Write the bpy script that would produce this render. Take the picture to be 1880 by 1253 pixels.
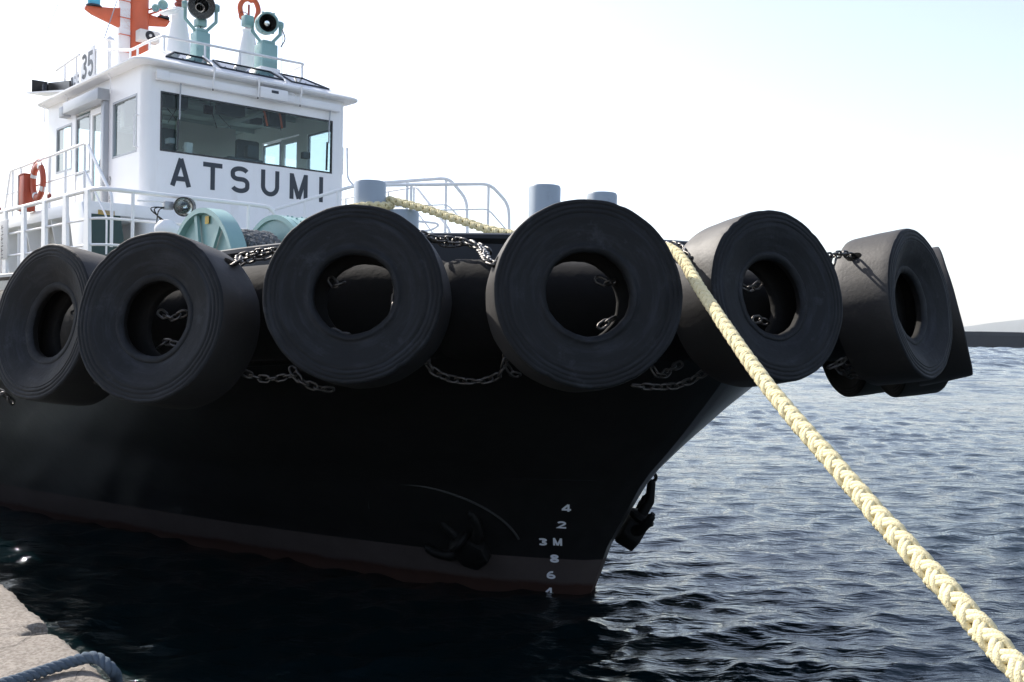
import bpy, bmesh, math, random
import numpy as np
from mathutils import Vector, Matrix, Quaternion

random.seed(7); RNG = np.random.RandomState(11)
PI = math.pi; R = math.radians
for o in list(bpy.data.objects): bpy.data.objects.remove(o)
SC = bpy.context.scene
COL = SC.collection

# ------------------------------------------------------------------ camera
EYE = 3.14                      # eye height above the water, metres
F_PX, CX, CY = 1828.0, 940.0, 626.5   # photograph: 1880 x 1253, 35 mm on full frame
ROLL, PITCH = R(1.1), math.atan(26.5 / 1828.0)
_f = Vector((0, math.cos(PITCH), -math.sin(PITCH)))
_u0 = Vector((0, math.sin(PITCH), math.cos(PITCH))); _r0 = Vector((1, 0, 0))
_r = _r0 * math.cos(ROLL) + _u0 * math.sin(ROLL)
_u = _u0 * math.cos(ROLL) - _r0 * math.sin(ROLL)
cam_data = bpy.data.cameras.new('camera'); cam = bpy.data.objects.new('camera', cam_data)
COL.objects.link(cam)
m = Matrix((_r, _u, -_f)).transposed().to_4x4(); m.translation = (0, 0, EYE)
cam.matrix_world = m
cam_data.sensor_width = 36.0; cam_data.lens = 36.0 * F_PX / 1880.0
cam_data.clip_start = 0.05; cam_data.clip_end = 60000
SC.camera = cam

# ------------------------------------------------------------------ sky, sun, exposure
SUN_AZ = R(-46.5)       # from +Y, negative = to the left
SUN_EL = R(40)
world = bpy.data.worlds.new('World'); SC.world = world; world.use_nodes = True
wn = world.node_tree.nodes; wl = world.node_tree.links; wn.clear()
wo = wn.new('ShaderNodeOutputWorld'); wb = wn.new('ShaderNodeBackground'); ws = wn.new('ShaderNodeTexSky')
ws.sky_type = 'NISHITA'; ws.sun_disc = False; ws.sun_elevation = SUN_EL; ws.sun_rotation = SUN_AZ
ws.altitude = 0; ws.air_density = 1.0; ws.dust_density = 1.0; ws.ozone_density = 1.0
wb.inputs['Strength'].default_value = 0.087
whs = wn.new('ShaderNodeHueSaturation'); whs.inputs['Hue'].default_value = 0.508; whs.inputs['Saturation'].default_value = 0.74     # thin haze: paler blue
wl.new(ws.outputs[0], whs.inputs['Color']); wl.new(whs.outputs[0], wb.inputs[0]); wl.new(wb.outputs[0], wo.inputs[0])
sd = bpy.data.lights.new('sun', 'SUN'); sd.energy = 2.7; sd.angle = R(0.53); sd.color = (1.0, 0.93, 0.84)
sun = bpy.data.objects.new('sun', sd); COL.objects.link(sun)
to_sun = Vector((math.sin(SUN_AZ) * math.cos(SUN_EL), math.cos(SUN_AZ) * math.cos(SUN_EL), math.sin(SUN_EL)))
sun.rotation_euler = to_sun.to_track_quat('Z', 'Y').to_euler()
sun.location = (0, 0, 60)
SC.view_settings.view_transform = 'Standard'; SC.view_settings.look = 'None'
SC.view_settings.exposure = 1.58; SC.view_settings.gamma = 1.0; SC.view_settings.use_curve_mapping = False

# ------------------------------------------------------------------ coordinates
def ray(u, v): return _f + _r * ((u - CX) / F_PX) - _u * ((v - CY) / F_PX)
def at(u, v, y):
    d = ray(u, v); return Vector((0, 0, EYE)) + d * (y / d.y)
STEM = Vector((0.94, 11.8, 0.0)); YAW = R(-48.0)       # tug frame: x forward, y to port, z up, origin at stem waterline
BX = Vector((math.cos(YAW), math.sin(YAW), 0)); BY = Vector((-math.sin(YAW), math.cos(YAW), 0))
def w2b(p): d = Vector(p) - STEM; return Vector((d.dot(BX), d.dot(BY), d.z))
def b2w(p): return STEM + BX * p[0] + BY * p[1] + Vector((0, 0, p[2]))
def bplane(u, v, axis, c):
    o = w2b((0, 0, EYE)); d = ray(u, v); db = Vector((d.dot(BX), d.dot(BY), d.z))
    return o + db * ((c - o[axis]) / db[axis])

# ------------------------------------------------------------------ materials
MATS = {}
def node_mat(name):
    mt = bpy.data.materials.new(name); mt.use_nodes = True
    nt = mt.node_tree; b = nt.nodes['Principled BSDF']; MATS[name] = mt
    return mt, nt, b
def paint(name, col, rough=0.4, metal=0.0, var=0.12, scale=6.0, bump=0.0, bscale=40.0, spec=0.5, dirt=None, dirt_amt=0.0, stretch=(1, 1, 1), rvar=0.1):
    mt, nt, b = node_mat(name); N = nt.nodes; L = nt.links
    tc = N.new('ShaderNodeTexCoord'); mp = N.new('ShaderNodeMapping'); mp.inputs['Scale'].default_value = stretch
    L.new(tc.outputs['Object'], mp.inputs[0])
    n1 = N.new('ShaderNodeTexNoise'); n1.inputs['Scale'].default_value = scale; n1.inputs['Detail'].default_value = 6; n1.inputs['Roughness'].default_value = 0.65
    L.new(mp.outputs[0], n1.inputs['Vector'])
    mx = N.new('ShaderNodeMix'); mx.data_type = 'RGBA'
    c = Vector(col[:3])
    mx.inputs[6].default_value = (*(c * (1 - var)), 1); mx.inputs[7].default_value = (*[min(1, k) for k in c * (1 + var)], 1)
    L.new(n1.outputs['Fac'], mx.inputs[0]); out = mx.outputs[2]
    if dirt:
        n2 = N.new('ShaderNodeTexNoise'); n2.inputs['Scale'].default_value = scale * 0.7; n2.inputs['Detail'].default_value = 8; n2.inputs['Roughness'].default_value = 0.75
        L.new(mp.outputs[0], n2.inputs['Vector'])
        rp = N.new('ShaderNodeValToRGB'); rp.color_ramp.elements[0].position = 0.56; rp.color_ramp.elements[1].position = 0.74
        L.new(n2.outputs['Fac'], rp.inputs[0])
        mu = N.new('ShaderNodeMath'); mu.operation = 'MULTIPLY'; mu.inputs[1].default_value = dirt_amt
        L.new(rp.outputs[0], mu.inputs[0])
        m2 = N.new('ShaderNodeMix'); m2.data_type = 'RGBA'; m2.inputs[7].default_value = (*dirt, 1)
        L.new(mu.outputs[0], m2.inputs[0]); L.new(out, m2.inputs[6]); out = m2.outputs[2]
    L.new(out, b.inputs['Base Color'])
    mr = N.new('ShaderNodeMapRange'); mr.inputs[3].default_value = max(0.02, rough - rvar); mr.inputs[4].default_value = min(1, rough + rvar)
    L.new(n1.outputs['Fac'], mr.inputs[0]); L.new(mr.outputs[0], b.inputs['Roughness'])
    b.inputs['Metallic'].default_value = metal; b.inputs['Specular IOR Level'].default_value = spec
    if bump:
        n3 = N.new('ShaderNodeTexNoise'); n3.inputs['Scale'].default_value = bscale; n3.inputs['Detail'].default_value = 5
        L.new(mp.outputs[0], n3.inputs['Vector'])
        bp = N.new('ShaderNodeBump'); bp.inputs['Strength'].default_value = bump; bp.inputs['Distance'].default_value = 0.01
        L.new(n3.outputs['Fac'], bp.inputs['Height']); L.new(bp.outputs[0], b.inputs['Normal'])
    return mt
paint('white', (0.86, 0.86, 0.86), 0.38, var=0.04, scale=2.5, dirt=(0.52, 0.47, 0.40), dirt_amt=0.22, stretch=(1, 1, 0.25), bump=0.06, bscale=3)
paint('white_rail', (0.85, 0.85, 0.85), 0.35, var=0.05, scale=9, dirt=(0.45, 0.33, 0.22), dirt_amt=0.2)
paint('beige_white', (0.72, 0.70, 0.66), 0.5, var=0.06, scale=2)
paint('navy', (0.018, 0.028, 0.042), 0.4, var=0.15, scale=8)
paint('teal', (0.25, 0.42, 0.41), 0.4, var=0.10, scale=4, dirt=(0.12, 0.22, 0.2), dirt_amt=0.35)
paint('orange', (0.62, 0.13, 0.055), 0.45, var=0.12, scale=3, dirt=(0.35, 0.08, 0.04), dirt_amt=0.4)
paint('ring_orange', (0.42, 0.07, 0.03), 0.5, var=0.12, scale=8)
paint('red_valve', (0.30, 0.06, 0.04), 0.5, var=0.25, scale=10)
paint('bitt_grey', (0.30, 0.36, 0.42), 0.42, var=0.10, scale=5, dirt=(0.14, 0.10, 0.075), dirt_amt=0.65, stretch=(1, 1, 0.4))
paint('rubber', (0.0036, 0.0050, 0.0068), 0.68, var=0.35, scale=5, bump=0.35, bscale=26, spec=0.30, dirt=(0.042, 0.049, 0.060), dirt_amt=0.75)
paint('tread_rubber', (0.019, 0.0175, 0.0165), 0.62, var=0.3, scale=4, bump=0.22, bscale=30, spec=0.5, dirt=(0.075, 0.064, 0.055), dirt_amt=0.6)
paint('fender_rubber', (0.006, 0.006, 0.006), 0.8, var=0.3, scale=3, bump=0.5, bscale=14, spec=0.18, dirt=(0.018, 0.016, 0.014), dirt_amt=0.5)
paint('black_paint', (0.008, 0.009, 0.010), 0.35, var=0.2, scale=4, spec=0.35, bump=0.1, bscale=6)
paint('black_gloss', (0.012, 0.013, 0.015), 0.25, var=0.2, scale=6)
paint('steel', (0.10, 0.095, 0.09), 0.34, metal=0.9, var=0.4, scale=30, bump=0.3, bscale=90, dirt=(0.07, 0.045, 0.03), dirt_amt=0.6, rvar=0.15)
paint('grey_metal', (0.38, 0.40, 0.43), 0.45, metal=0.3, var=0.08, scale=6)
paint('alu', (0.55, 0.56, 0.58), 0.35, metal=0.8, var=0.08, scale=12)
paint('reflector', (0.85, 0.86, 0.88), 0.12, metal=1.0, var=0.05, scale=5)
paint('deck_green', (0.18, 0.21, 0.19), 0.6, var=0.2, scale=4)
paint('dark_green', (0.018, 0.05, 0.045), 0.5, var=0.15, scale=5)
paint('rope_yellow', (0.76, 0.67, 0.41), 0.85, var=0.14, scale=22, bump=0.7, bscale=160, spec=0.2, dirt=(0.50, 0.42, 0.25), dirt_amt=0.5)
paint('rope_grey', (0.16, 0.17, 0.18), 0.9, var=0.3, scale=25, bump=0.8, bscale=150, spec=0.15)
paint('rope_blue', (0.10, 0.13, 0.165), 0.9, var=0.25, scale=30, bump=0.8, bscale=200, spec=0.15)
paint('anchor_iron', (0.0035, 0.0035, 0.0035), 0.6, var=0.3, scale=8, bump=0.5, bscale=20, spec=0.2)
paint('interior', (0.40, 0.47, 0.46), 0.6, var=0.1, scale=3)
paint('interior_dark', (0.05, 0.07, 0.075), 0.5, var=0.2, scale=4)
paint('yellow_label', (0.65, 0.42, 0.06), 0.5, var=0.05)
paint('breakwater', (0.026, 0.034, 0.042), 0.85, var=0.22, scale=0.15, dirt=(0.03, 0.033, 0.036), dirt_amt=0.6, stretch=(1, 1, 3), bump=0.4, bscale=1)
paint('hill', (0.06, 0.08, 0.06), 0.9, var=0.3, scale=0.004)
paint('draft_white', (0.75, 0.77, 0.80), 0.5, var=0.08, scale=20)
paint('cloth_tape', (0.7, 0.7, 0.7), 0.4, var=0.1, scale=15)
def ring_wear(name, amount, col):
    # wear that runs round the tyre: noise in polar coordinates of the wheel axis
    mt = MATS[name]; nt = mt.node_tree; N = nt.nodes; L = nt.links; b = N['Principled BSDF']
    tc = N.new('ShaderNodeTexCoord'); sx = N.new('ShaderNodeSeparateXYZ'); L.new(tc.outputs['Object'], sx.inputs[0])
    cb = N.new('ShaderNodeCombineXYZ'); L.new(sx.outputs['X'], cb.inputs[0]); L.new(sx.outputs['Y'], cb.inputs[1])
    ln = N.new('ShaderNodeVectorMath'); ln.operation = 'LENGTH'; L.new(cb.outputs[0], ln.inputs[0])
    nm = N.new('ShaderNodeVectorMath'); nm.operation = 'NORMALIZE'; L.new(cb.outputs[0], nm.inputs[0])
    sc = N.new('ShaderNodeVectorMath'); sc.operation = 'SCALE'; sc.inputs['Scale'].default_value = 1.1; L.new(nm.outputs[0], sc.inputs[0])
    s2 = N.new('ShaderNodeSeparateXYZ'); L.new(sc.outputs[0], s2.inputs[0])
    mr = N.new('ShaderNodeMath'); mr.operation = 'MULTIPLY'; mr.inputs[1].default_value = 17; L.new(ln.outputs['Value'], mr.inputs[0])
    c2 = N.new('ShaderNodeCombineXYZ'); L.new(s2.outputs[0], c2.inputs[0]); L.new(s2.outputs[1], c2.inputs[1]); L.new(mr.outputs[0], c2.inputs[2])
    nz = N.new('ShaderNodeTexNoise'); nz.inputs['Scale'].default_value = 1.0; nz.inputs['Detail'].default_value = 6; nz.inputs['Roughness'].default_value = 0.7
    oi = N.new('ShaderNodeObjectInfo'); ad = N.new('ShaderNodeVectorMath'); ad.operation = 'ADD'
    m9 = N.new('ShaderNodeMath'); m9.operation = 'MULTIPLY'; m9.inputs[1].default_value = 60; L.new(oi.outputs['Random'], m9.inputs[0])
    L.new(c2.outputs[0], ad.inputs[0]); L.new(m9.outputs[0], ad.inputs[1]); L.new(ad.outputs[0], nz.inputs['Vector'])
    rp = N.new('ShaderNodeValToRGB'); rp.color_ramp.elements[0].position = 0.48; rp.color_ramp.elements[1].position = 0.76; L.new(nz.outputs['Fac'], rp.inputs[0])
    mu = N.new('ShaderNodeMath'); mu.operation = 'MULTIPLY'; mu.inputs[1].default_value = amount; L.new(rp.outputs[0], mu.inputs[0])
    mx = N.new('ShaderNodeMix'); mx.data_type = 'RGBA'; mx.inputs[7].default_value = (*col, 1)
    old = b.inputs['Base Color'].links[0].from_socket; L.new(mu.outputs[0], mx.inputs[0]); L.new(old, mx.inputs[6]); L.new(mx.outputs[2], b.inputs['Base Color'])
    bp = N.new('ShaderNodeBump'); bp.inputs['Strength'].default_value = 0.5; bp.inputs['Distance'].default_value = 0.004; L.new(nz.outputs['Fac'], bp.inputs['Height'])
    on = b.inputs['Normal'].links[0].from_socket; L.new(on, bp.inputs['Normal']); L.new(bp.outputs[0], b.inputs['Normal'])
ring_wear('rubber', 0.7, (0.026, 0.031, 0.040))
def lamp_mat(name, col):
    mt, nt, b = node_mat(name); b.inputs['Base Color'].default_value = (*col, 1); b.inputs['Roughness'].default_value = 0.15
    b.inputs['Coat Weight'].default_value = 0.5; return mt
lamp_mat('lamp_red', (0.70, 0.03, 0.01)); lamp_mat('lamp_cyan', (0.03, 0.40, 0.60))

def glass_mat(name, tint, ior=1.5, refl=1.0):
    mt, nt, b = node_mat(name); N = nt.nodes; L = nt.links
    N.remove(b); out = [n for n in N if n.type == 'OUTPUT_MATERIAL'][0]
    tr = N.new('ShaderNodeBsdfTransparent'); tr.inputs[0].default_value = (*tint, 1)
    gl = N.new('ShaderNodeBsdfGlossy'); gl.inputs['Roughness'].default_value = 0.01; gl.inputs[0].default_value = (refl, refl, refl, 1)
    fr = N.new('ShaderNodeFresnel'); fr.inputs[0].default_value = ior
    ge = N.new('ShaderNodeNewGeometry'); iv = N.new('ShaderNodeMath'); iv.operation = 'SUBTRACT'; iv.inputs[0].default_value = 1.0; L.new(ge.outputs['Backfacing'], iv.inputs[1])
    mm = N.new('ShaderNodeMath'); mm.operation = 'MULTIPLY'; L.new(fr.outputs[0], mm.inputs[0]); L.new(iv.outputs[0], mm.inputs[1])
    mx = N.new('ShaderNodeMixShader'); L.new(mm.outputs[0], mx.inputs[0]); L.new(tr.outputs[0], mx.inputs[1]); L.new(gl.outputs[0], mx.inputs[2])
    L.new(mx.outputs[0], out.inputs['Surface']); return mt
glass_mat('glass', (0.82, 0.89, 0.89), 1.33); glass_mat('side_glass', (0.84, 0.9, 0.91), 2.0)
glass_mat('lens_glass', (0.92, 0.95, 0.95), 1.5)
glass_mat('skylight_glass', (0.35, 0.45, 0.52), 2.0)

def hull_material():
    mt, nt, b = node_mat('hull'); N = nt.nodes; L = nt.links
    tc = N.new('ShaderNodeTexCoord'); sx = N.new('ShaderNodeSeparateXYZ'); L.new(tc.outputs['Object'], sx.inputs[0])
    n1 = N.new('ShaderNodeTexNoise'); n1.inputs['Scale'].default_value = 1.6; n1.inputs['Detail'].default_value = 8; n1.inputs['Roughness'].default_value = 0.7
    L.new(tc.outputs['Object'], n1.inputs['Vector'])
    n2 = N.new('ShaderNodeTexNoise'); n2.inputs['Scale'].default_value = 5; n2.inputs['Detail'].default_value = 8
    L.new(tc.outputs['Object'], n2.inputs['Vector'])
    # black topside with faint rub marks
    blk = N.new('ShaderNodeMix'); blk.data_type = 'RGBA'; blk.inputs[6].default_value = (0.006, 0.0065, 0.0065, 1); blk.inputs[7].default_value = (0.018, 0.018, 0.018, 1)
    L.new(n2.outputs['Fac'], blk.inputs[0])
    gry = N.new('ShaderNodeMix'); gry.data_type = 'RGBA'; gry.inputs[6].default_value = (0.038, 0.030, 0.027, 1); gry.inputs[7].default_value = (0.082, 0.068, 0.065, 1)
    L.new(n1.outputs['Fac'], gry.inputs[0])
    red = N.new('ShaderNodeMix'); red.data_type = 'RGBA'; red.inputs[6].default_value = (0.026, 0.013, 0.010, 1); red.inputs[7].default_value = (0.046, 0.022, 0.016, 1)
    L.new(n2.outputs['Fac'], red.inputs[0])
    # wobbly edge between the faded band and the red-brown bottom paint
    wob = N.new('ShaderNodeMath'); wob.operation = 'MULTIPLY_ADD'; wob.inputs[1].default_value = 0.20; wob.inputs[2].default_value = 0.03
    L.new(n1.outputs['Fac'], wob.inputs[0])
    lt = N.new('ShaderNodeMath'); lt.operation = 'SUBTRACT'; L.new(sx.outputs['Z'], lt.inputs[0]); L.new(wob.outputs[0], lt.inputs[1])
    sm = N.new('ShaderNodeMapRange'); sm.inputs[1].default_value = -0.035; sm.inputs[2].default_value = 0.02; L.new(lt.outputs[0], sm.inputs[0])
    m1 = N.new('ShaderNodeMix'); m1.data_type = 'RGBA'; L.new(sm.outputs[0], m1.inputs[0]); L.new(red.outputs[2], m1.inputs[6]); L.new(gry.outputs[2], m1.inputs[7])
    s2 = N.new('ShaderNodeMapRange'); s2.inputs[1].default_value = 0.435; s2.inputs[2].default_value = 0.441; L.new(sx.outputs['Z'], s2.inputs[0])
    m2 = N.new('ShaderNodeMix'); m2.data_type = 'RGBA'; L.new(s2.outputs[0], m2.inputs[0]); L.new(m1.outputs[2], m2.inputs[6]); L.new(blk.outputs[2], m2.inputs[7])
    L.new(m2.outputs[2], b.inputs['Base Color'])
    rr = N.new('ShaderNodeMapRange'); rr.inputs[3].default_value = 0.7; rr.inputs[4].default_value = 0.3; L.new(s2.outputs[0], rr.inputs[0]); L.new(rr.outputs[0], b.inputs['Roughness'])
    b.inputs['Specular IOR Level'].default_value = 0.16
    bp = N.new('ShaderNodeBump'); bp.inputs['Strength'].default_value = 0.25; bp.inputs['Distance'].default_value = 0.02
    L.new(n1.outputs['Fac'], bp.inputs['Height']); L.new(bp.outputs[0], b.inputs['Normal'])
hull_material()
paint('anchor_rim', (0.03, 0.03, 0.03), 0.5, var=0.3, scale=6)

def concrete_material():
    mt, nt, b = node_mat('quay_concrete'); N = nt.nodes; L = nt.links
    tc = N.new('ShaderNodeTexCoord')
    def noise(s, d=6, r=0.6):
        n = N.new('ShaderNodeTexNoise'); n.inputs['Scale'].default_value = s; n.inputs['Detail'].default_value = d; n.inputs['Roughness'].default_value = r
        L.new(tc.outputs['Object'], n.inputs['Vector']); return n
    a, c, g = noise(2.2, 8), noise(55, 6), noise(170, 3)
    r1 = N.new('ShaderNodeValToRGB'); r1.color_ramp.elements[0].color = (0.32, 0.285, 0.245, 1); r1.color_ramp.elements[1].color = (0.54, 0.48, 0.42, 1)
    L.new(a.outputs['Fac'], r1.inputs[0])
    r2 = N.new('ShaderNodeValToRGB'); r2.color_ramp.elements[0].position = 0.40; r2.color_ramp.elements[0].color = (0.52, 0.50, 0.47, 1); r2.color_ramp.elements[1].position = 0.58; r2.color_ramp.elements[1].color = (1, 1, 1, 1)
    L.new(c.outputs['Fac'], r2.inputs[0])
    mu = N.new('ShaderNodeMix'); mu.data_type = 'RGBA'; mu.blend_type = 'MULTIPLY'; mu.inputs[0].default_value = 0.8
    L.new(r1.outputs[0], mu.inputs[6]); L.new(r2.outputs[0], mu.inputs[7]); L.new(mu.outputs[2], b.inputs['Base Color'])
    b.inputs['Roughness'].default_value = 0.85
    ad = N.new('ShaderNodeMath'); ad.operation = 'ADD'; L.new(c.outputs['Fac'], ad.inputs[0]); L.new(g.outputs['Fac'], ad.inputs[1])
    bp = N.new('ShaderNodeBump'); bp.inputs['Strength'].default_value = 1.0; bp.inputs['Distance'].default_value = 0.022
    L.new(ad.outputs[0], bp.inputs['Height']); L.new(bp.outputs[0], b.inputs['Normal'])
concrete_material()

def water_material():
    mt, nt, b = node_mat('water'); N = nt.nodes; L = nt.links
    b.inputs['Base Color'].default_value = (0.0012, 0.0062, 0.0078, 1); b.inputs['Roughness'].default_value = 0.035
    b.inputs['IOR'].default_value = 1.42; b.inputs['Specular Tint'].default_value = (0.55, 0.85, 1.0, 1)
    tc = N.new('ShaderNodeTexCoord'); mp = N.new('ShaderNodeMapping'); mp.inputs['Scale'].default_value = (0.5, 1.5, 1)
    mp.inputs['Rotation'].default_value = (0, 0, R(-14))
    L.new(tc.outputs['Object'], mp.inputs[0])
    n = N.new('ShaderNodeTexNoise'); n.inputs['Scale'].default_value = 9; n.inputs['Detail'].default_value = 5; n.inputs['Roughness'].default_value = 0.55
    L.new(mp.outputs[0], n.inputs['Vector'])
    n2 = N.new('ShaderNodeTexNoise'); n2.inputs['Scale'].default_value = 1.1; n2.inputs['Detail'].default_value = 5; n2.inputs['Roughness'].default_value = 0.6
    L.new(mp.outputs[0], n2.inputs['Vector'])
    bp = N.new('ShaderNodeBump'); bp.inputs['Strength'].default_value = 0.55; bp.inputs['Distance'].default_value = 0.028
    L.new(n.outputs['Fac'], bp.inputs['Height'])
    b2 = N.new('ShaderNodeBump'); b2.inputs['Strength'].default_value = 0.22; b2.inputs['Distance'].default_value = 0.16
    L.new(n2.outputs['Fac'], b2.inputs['Height']); L.new(bp.outputs[0], b2.inputs['Normal'])
    n4 = N.new('ShaderNodeTexNoise'); n4.inputs['Scale'].default_value = 0.32; n4.inputs['Detail'].default_value = 6; n4.inputs['Roughness'].default_value = 0.65
    L.new(mp.outputs[0], n4.inputs['Vector'])
    b4 = N.new('ShaderNodeBump'); b4.inputs['Strength'].default_value = 0.4; b4.inputs['Distance'].default_value = 0.5
    L.new(n4.outputs['Fac'], b4.inputs['Height']); L.new(b2.outputs[0], b4.inputs['Normal']); L.new(b4.outputs[0], b.inputs['Normal'])
water_material()

# ------------------------------------------------------------------ mesh helpers
def frame_from(axis, hint=(0, 0, 1)):
    a = Vector(axis).normalized(); h = Vector(hint)
    if abs(a.dot(h)) > 0.98: h = Vector((1, 0, 0))
    x = h.cross(a).normalized(); y = a.cross(x).normalized()
    return x, y, a
def smooth_path(pts, n):
    """Catmull-Rom through pts, n samples per span."""
    P = [Vector(p) for p in pts]; out = []
    for i in range(len(P) - 1):
        p0 = P[i - 1] if i else P[0] * 2 - P[1]; p1, p2 = P[i], P[i + 1]
        p3 = P[i + 2] if i + 2 < len(P) else P[-1] * 2 - P[-2]
        for k in range(n):
            t = k / n
            out.append(0.5 * ((2 * p1) + (p2 - p0) * t + (2 * p0 - 5 * p1 + 4 * p2 - p3) * t * t + (3 * p1 - p0 - 3 * p2 + p3) * t ** 3))
    out.append(P[-1]); return out
def resample(pts, step):
    P = [Vector(p) for p in pts]; d = [0]
    for a, b in zip(P, P[1:]): d.append(d[-1] + (b - a).length)
    n = max(2, int(round(d[-1] / step)) + 1); out = []; j = 0
    for i in range(n):
        s = d[-1] * i / (n - 1)
        while j < len(d) - 2 and d[j + 1] < s: j += 1
        k = 0 if d[j + 1] == d[j] else (s - d[j]) / (d[j + 1] - d[j])
        out.append(P[j].lerp(P[j + 1], k))
    return out
class MB:
    def __init__(s): s.v = []; s.f = []
    def add(s, vs, fs):
        o = len(s.v); s.v += [tuple(p) for p in vs]; s.f += [tuple(i + o for i in f) for f in fs]; return s
    def box(s, lo, hi):
        (a, b, c), (d, e, f) = lo, hi
        return s.add([(a, b, c), (d, b, c), (d, e, c), (a, e, c), (a, b, f), (d, b, f), (d, e, f), (a, e, f)],
                     [(0, 3, 2, 1), (4, 5, 6, 7), (0, 1, 5, 4), (1, 2, 6, 5), (2, 3, 7, 6), (3, 0, 4, 7)])
    def beam(s, p, q, w, h, up=(0, 0, 1)):
        p, q = Vector(p), Vector(q); x, y, a = frame_from(q - p, up)
        vs = [p + x * i * w / 2 + y * j * h / 2 for i, j in ((-1, -1), (1, -1), (1, 1), (-1, 1))]
        vs += [v + (q - p) for v in vs]
        return s.add(vs, [(0, 3, 2, 1), (4, 5, 6, 7), (0, 1, 5, 4), (1, 2, 6, 5), (2, 3, 7, 6), (3, 0, 4, 7)])
    def tube(s, pts, r, n=10, cap=True, closed=False):
        P = [Vector(p) for p in pts]; rr = r if isinstance(r, (list, tuple)) else [r] * len(P)
        rings = []; x = None; N = len(P)
        for i, p in enumerate(P):
            if closed: t = (P[(i + 1) % N] - P[i - 1]).normalized()
            else: t = (P[min(i + 1, N - 1)] - P[max(i - 1, 0)]).normalized()
            if x is None: x = frame_from(t)[0]
            x = (x - t * x.dot(t)).normalized(); y = t.cross(x)
            rings.append([p + (x * math.cos(2 * PI * k / n) + y * math.sin(2 * PI * k / n)) * rr[i] for k in range(n)])
        vs = [v for ring in rings for v in ring]; fs = []
        for i in range(N if closed else N - 1):
            j = (i + 1) % N
            for k in range(n): fs.append((i * n + k, i * n + (k + 1) % n, j * n + (k + 1) % n, j * n + k))
        if cap and not closed: fs += [tuple(range(n))[::-1], tuple((N - 1) * n + k for k in range(n))]
        return s.add(vs, fs)
    def lathe(s, prof, n=32, origin=(0, 0, 0), axis=(0, 0, 1), closed=False):
        """prof: (radius, along-axis) pairs"""
        x, y, a = frame_from(axis); o = Vector(origin); m = len(prof); vs = []
        for k in range(n):
            c, q = math.cos(2 * PI * k / n), math.sin(2 * PI * k / n)
            for (r, h) in prof: vs.append(o + (x * c + y * q) * r + a * h)
        fs = []
        for k in range(n):
            k2 = (k + 1) % n
            for i in range(m if closed else m - 1):
                j = (i + 1) % m
                fs.append((k * m + i, k2 * m + i, k2 * m + j, k * m + j))
        return s.add(vs, fs)
    def prism(s, poly, ext):
        """poly: 3D points of a planar outline, ext: extrusion vector"""
        P = [Vector(p) for p in poly]; n = len(P); e = Vector(ext)
        vs = P + [p + e for p in P]
        return s.add(vs, [tuple(range(n))[::-1], tuple(range(n, 2 * n))] + [(i, (i + 1) % n, n + (i + 1) % n, n + i) for i in range(n)])
    def stroke(s, line, w, org, ux, uy, ext):
        """flat lettering stroke: 2D polyline of width w laid on (ux, uy), extruded by ext"""
        L = [Vector((a, b)) for a, b in line]; lf, rt = [], []
        cl = (L[0] - L[-1]).length < 1e-6
        if cl: L = L[:-1]
        n = len(L)
        for i in range(n):
            d1 = (L[i] - L[i - 1]).normalized() if (i or cl) else None
            d2 = (L[(i + 1) % n] - L[i]).normalized() if (i < n - 1 or cl) else None
            d1 = d1 or d2; d2 = d2 or d1
            nn = Vector((-(d1.y + d2.y), d1.x + d2.x)).normalized(); c = max(0.45, nn.dot(Vector((-d1.y, d1.x))))
            lf.append(L[i] + nn * (w / 2 / c)); rt.append(L[i] - nn * (w / 2 / c))
        org, ux, uy, e = Vector(org), Vector(ux), Vector(uy), Vector(ext)
        w3 = lambda q: org + ux * q.x + uy * q.y
        vs = []
        for a, b in zip(lf, rt): vs += [w3(a), w3(b), w3(a) + e, w3(b) + e]
        fs = []
        for i in range(n if cl else n - 1):
            a, b = 4 * i, 4 * ((i + 1) % n)
            fs += [(a + 2, b + 2, b + 3, a + 3), (a, a + 1, b + 1, b), (a, b, b + 2, a + 2), (a + 1, a + 3, b + 3, b + 1)]
        if not cl:
            k = 4 * (n - 1); fs += [(0, 2, 3, 1), (k, k + 1, k + 3, k + 2)]
        return s.add(vs, fs)
    def mesh(s, name, bevel=0.0, smooth=True, angle=35, segs=2):
        me = bpy.data.meshes.new(name); me.from_pydata(s.v, [], s.f)
        bm = bmesh.new(); bm.from_mesh(me)
        bmesh.ops.remove_doubles(bm, verts=bm.verts, dist=1e-5)
        bmesh.ops.recalc_face_normals(bm, faces=bm.faces)
        if bevel:
            ed = [e for e in bm.edges if len(e.link_faces) == 2 and e.calc_face_angle(0) > R(30)]
            bmesh.ops.bevel(bm, geom=ed, offset=bevel, segments=segs, profile=0.5, affect='EDGES', clamp_overlap=True)
        bm.to_mesh(me); bm.free()
        if smooth:
            me.polygons.foreach_set('use_smooth', [True] * len(me.polygons))
            me.set_sharp_from_angle(angle=R(angle))
        return me
    def build(s, name, mat, parent=None, bevel=0.0, smooth=True, angle=35, segs=2):
        return link(name, s.mesh(name, bevel, smooth, angle, segs), mat, parent)
def link(name, me, mat=None, parent=None):
    if mat and not me.materials: me.materials.append(MATS[mat])
    o = bpy.data.objects.new(name, me); COL.objects.link(o); o.parent = parent; return o
def empty(name, loc=(0, 0, 0)):
    o = bpy.data.objects.new(name, None); o.empty_display_size = 0.2; o.location = loc; COL.objects.link(o); return o
def tag(o, label, cat, group=None):
    o['label'] = label; o['category'] = cat
    if group: o['group'] = group
    return o
def structure(o): o['kind'] = 'structure'; return o

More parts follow.
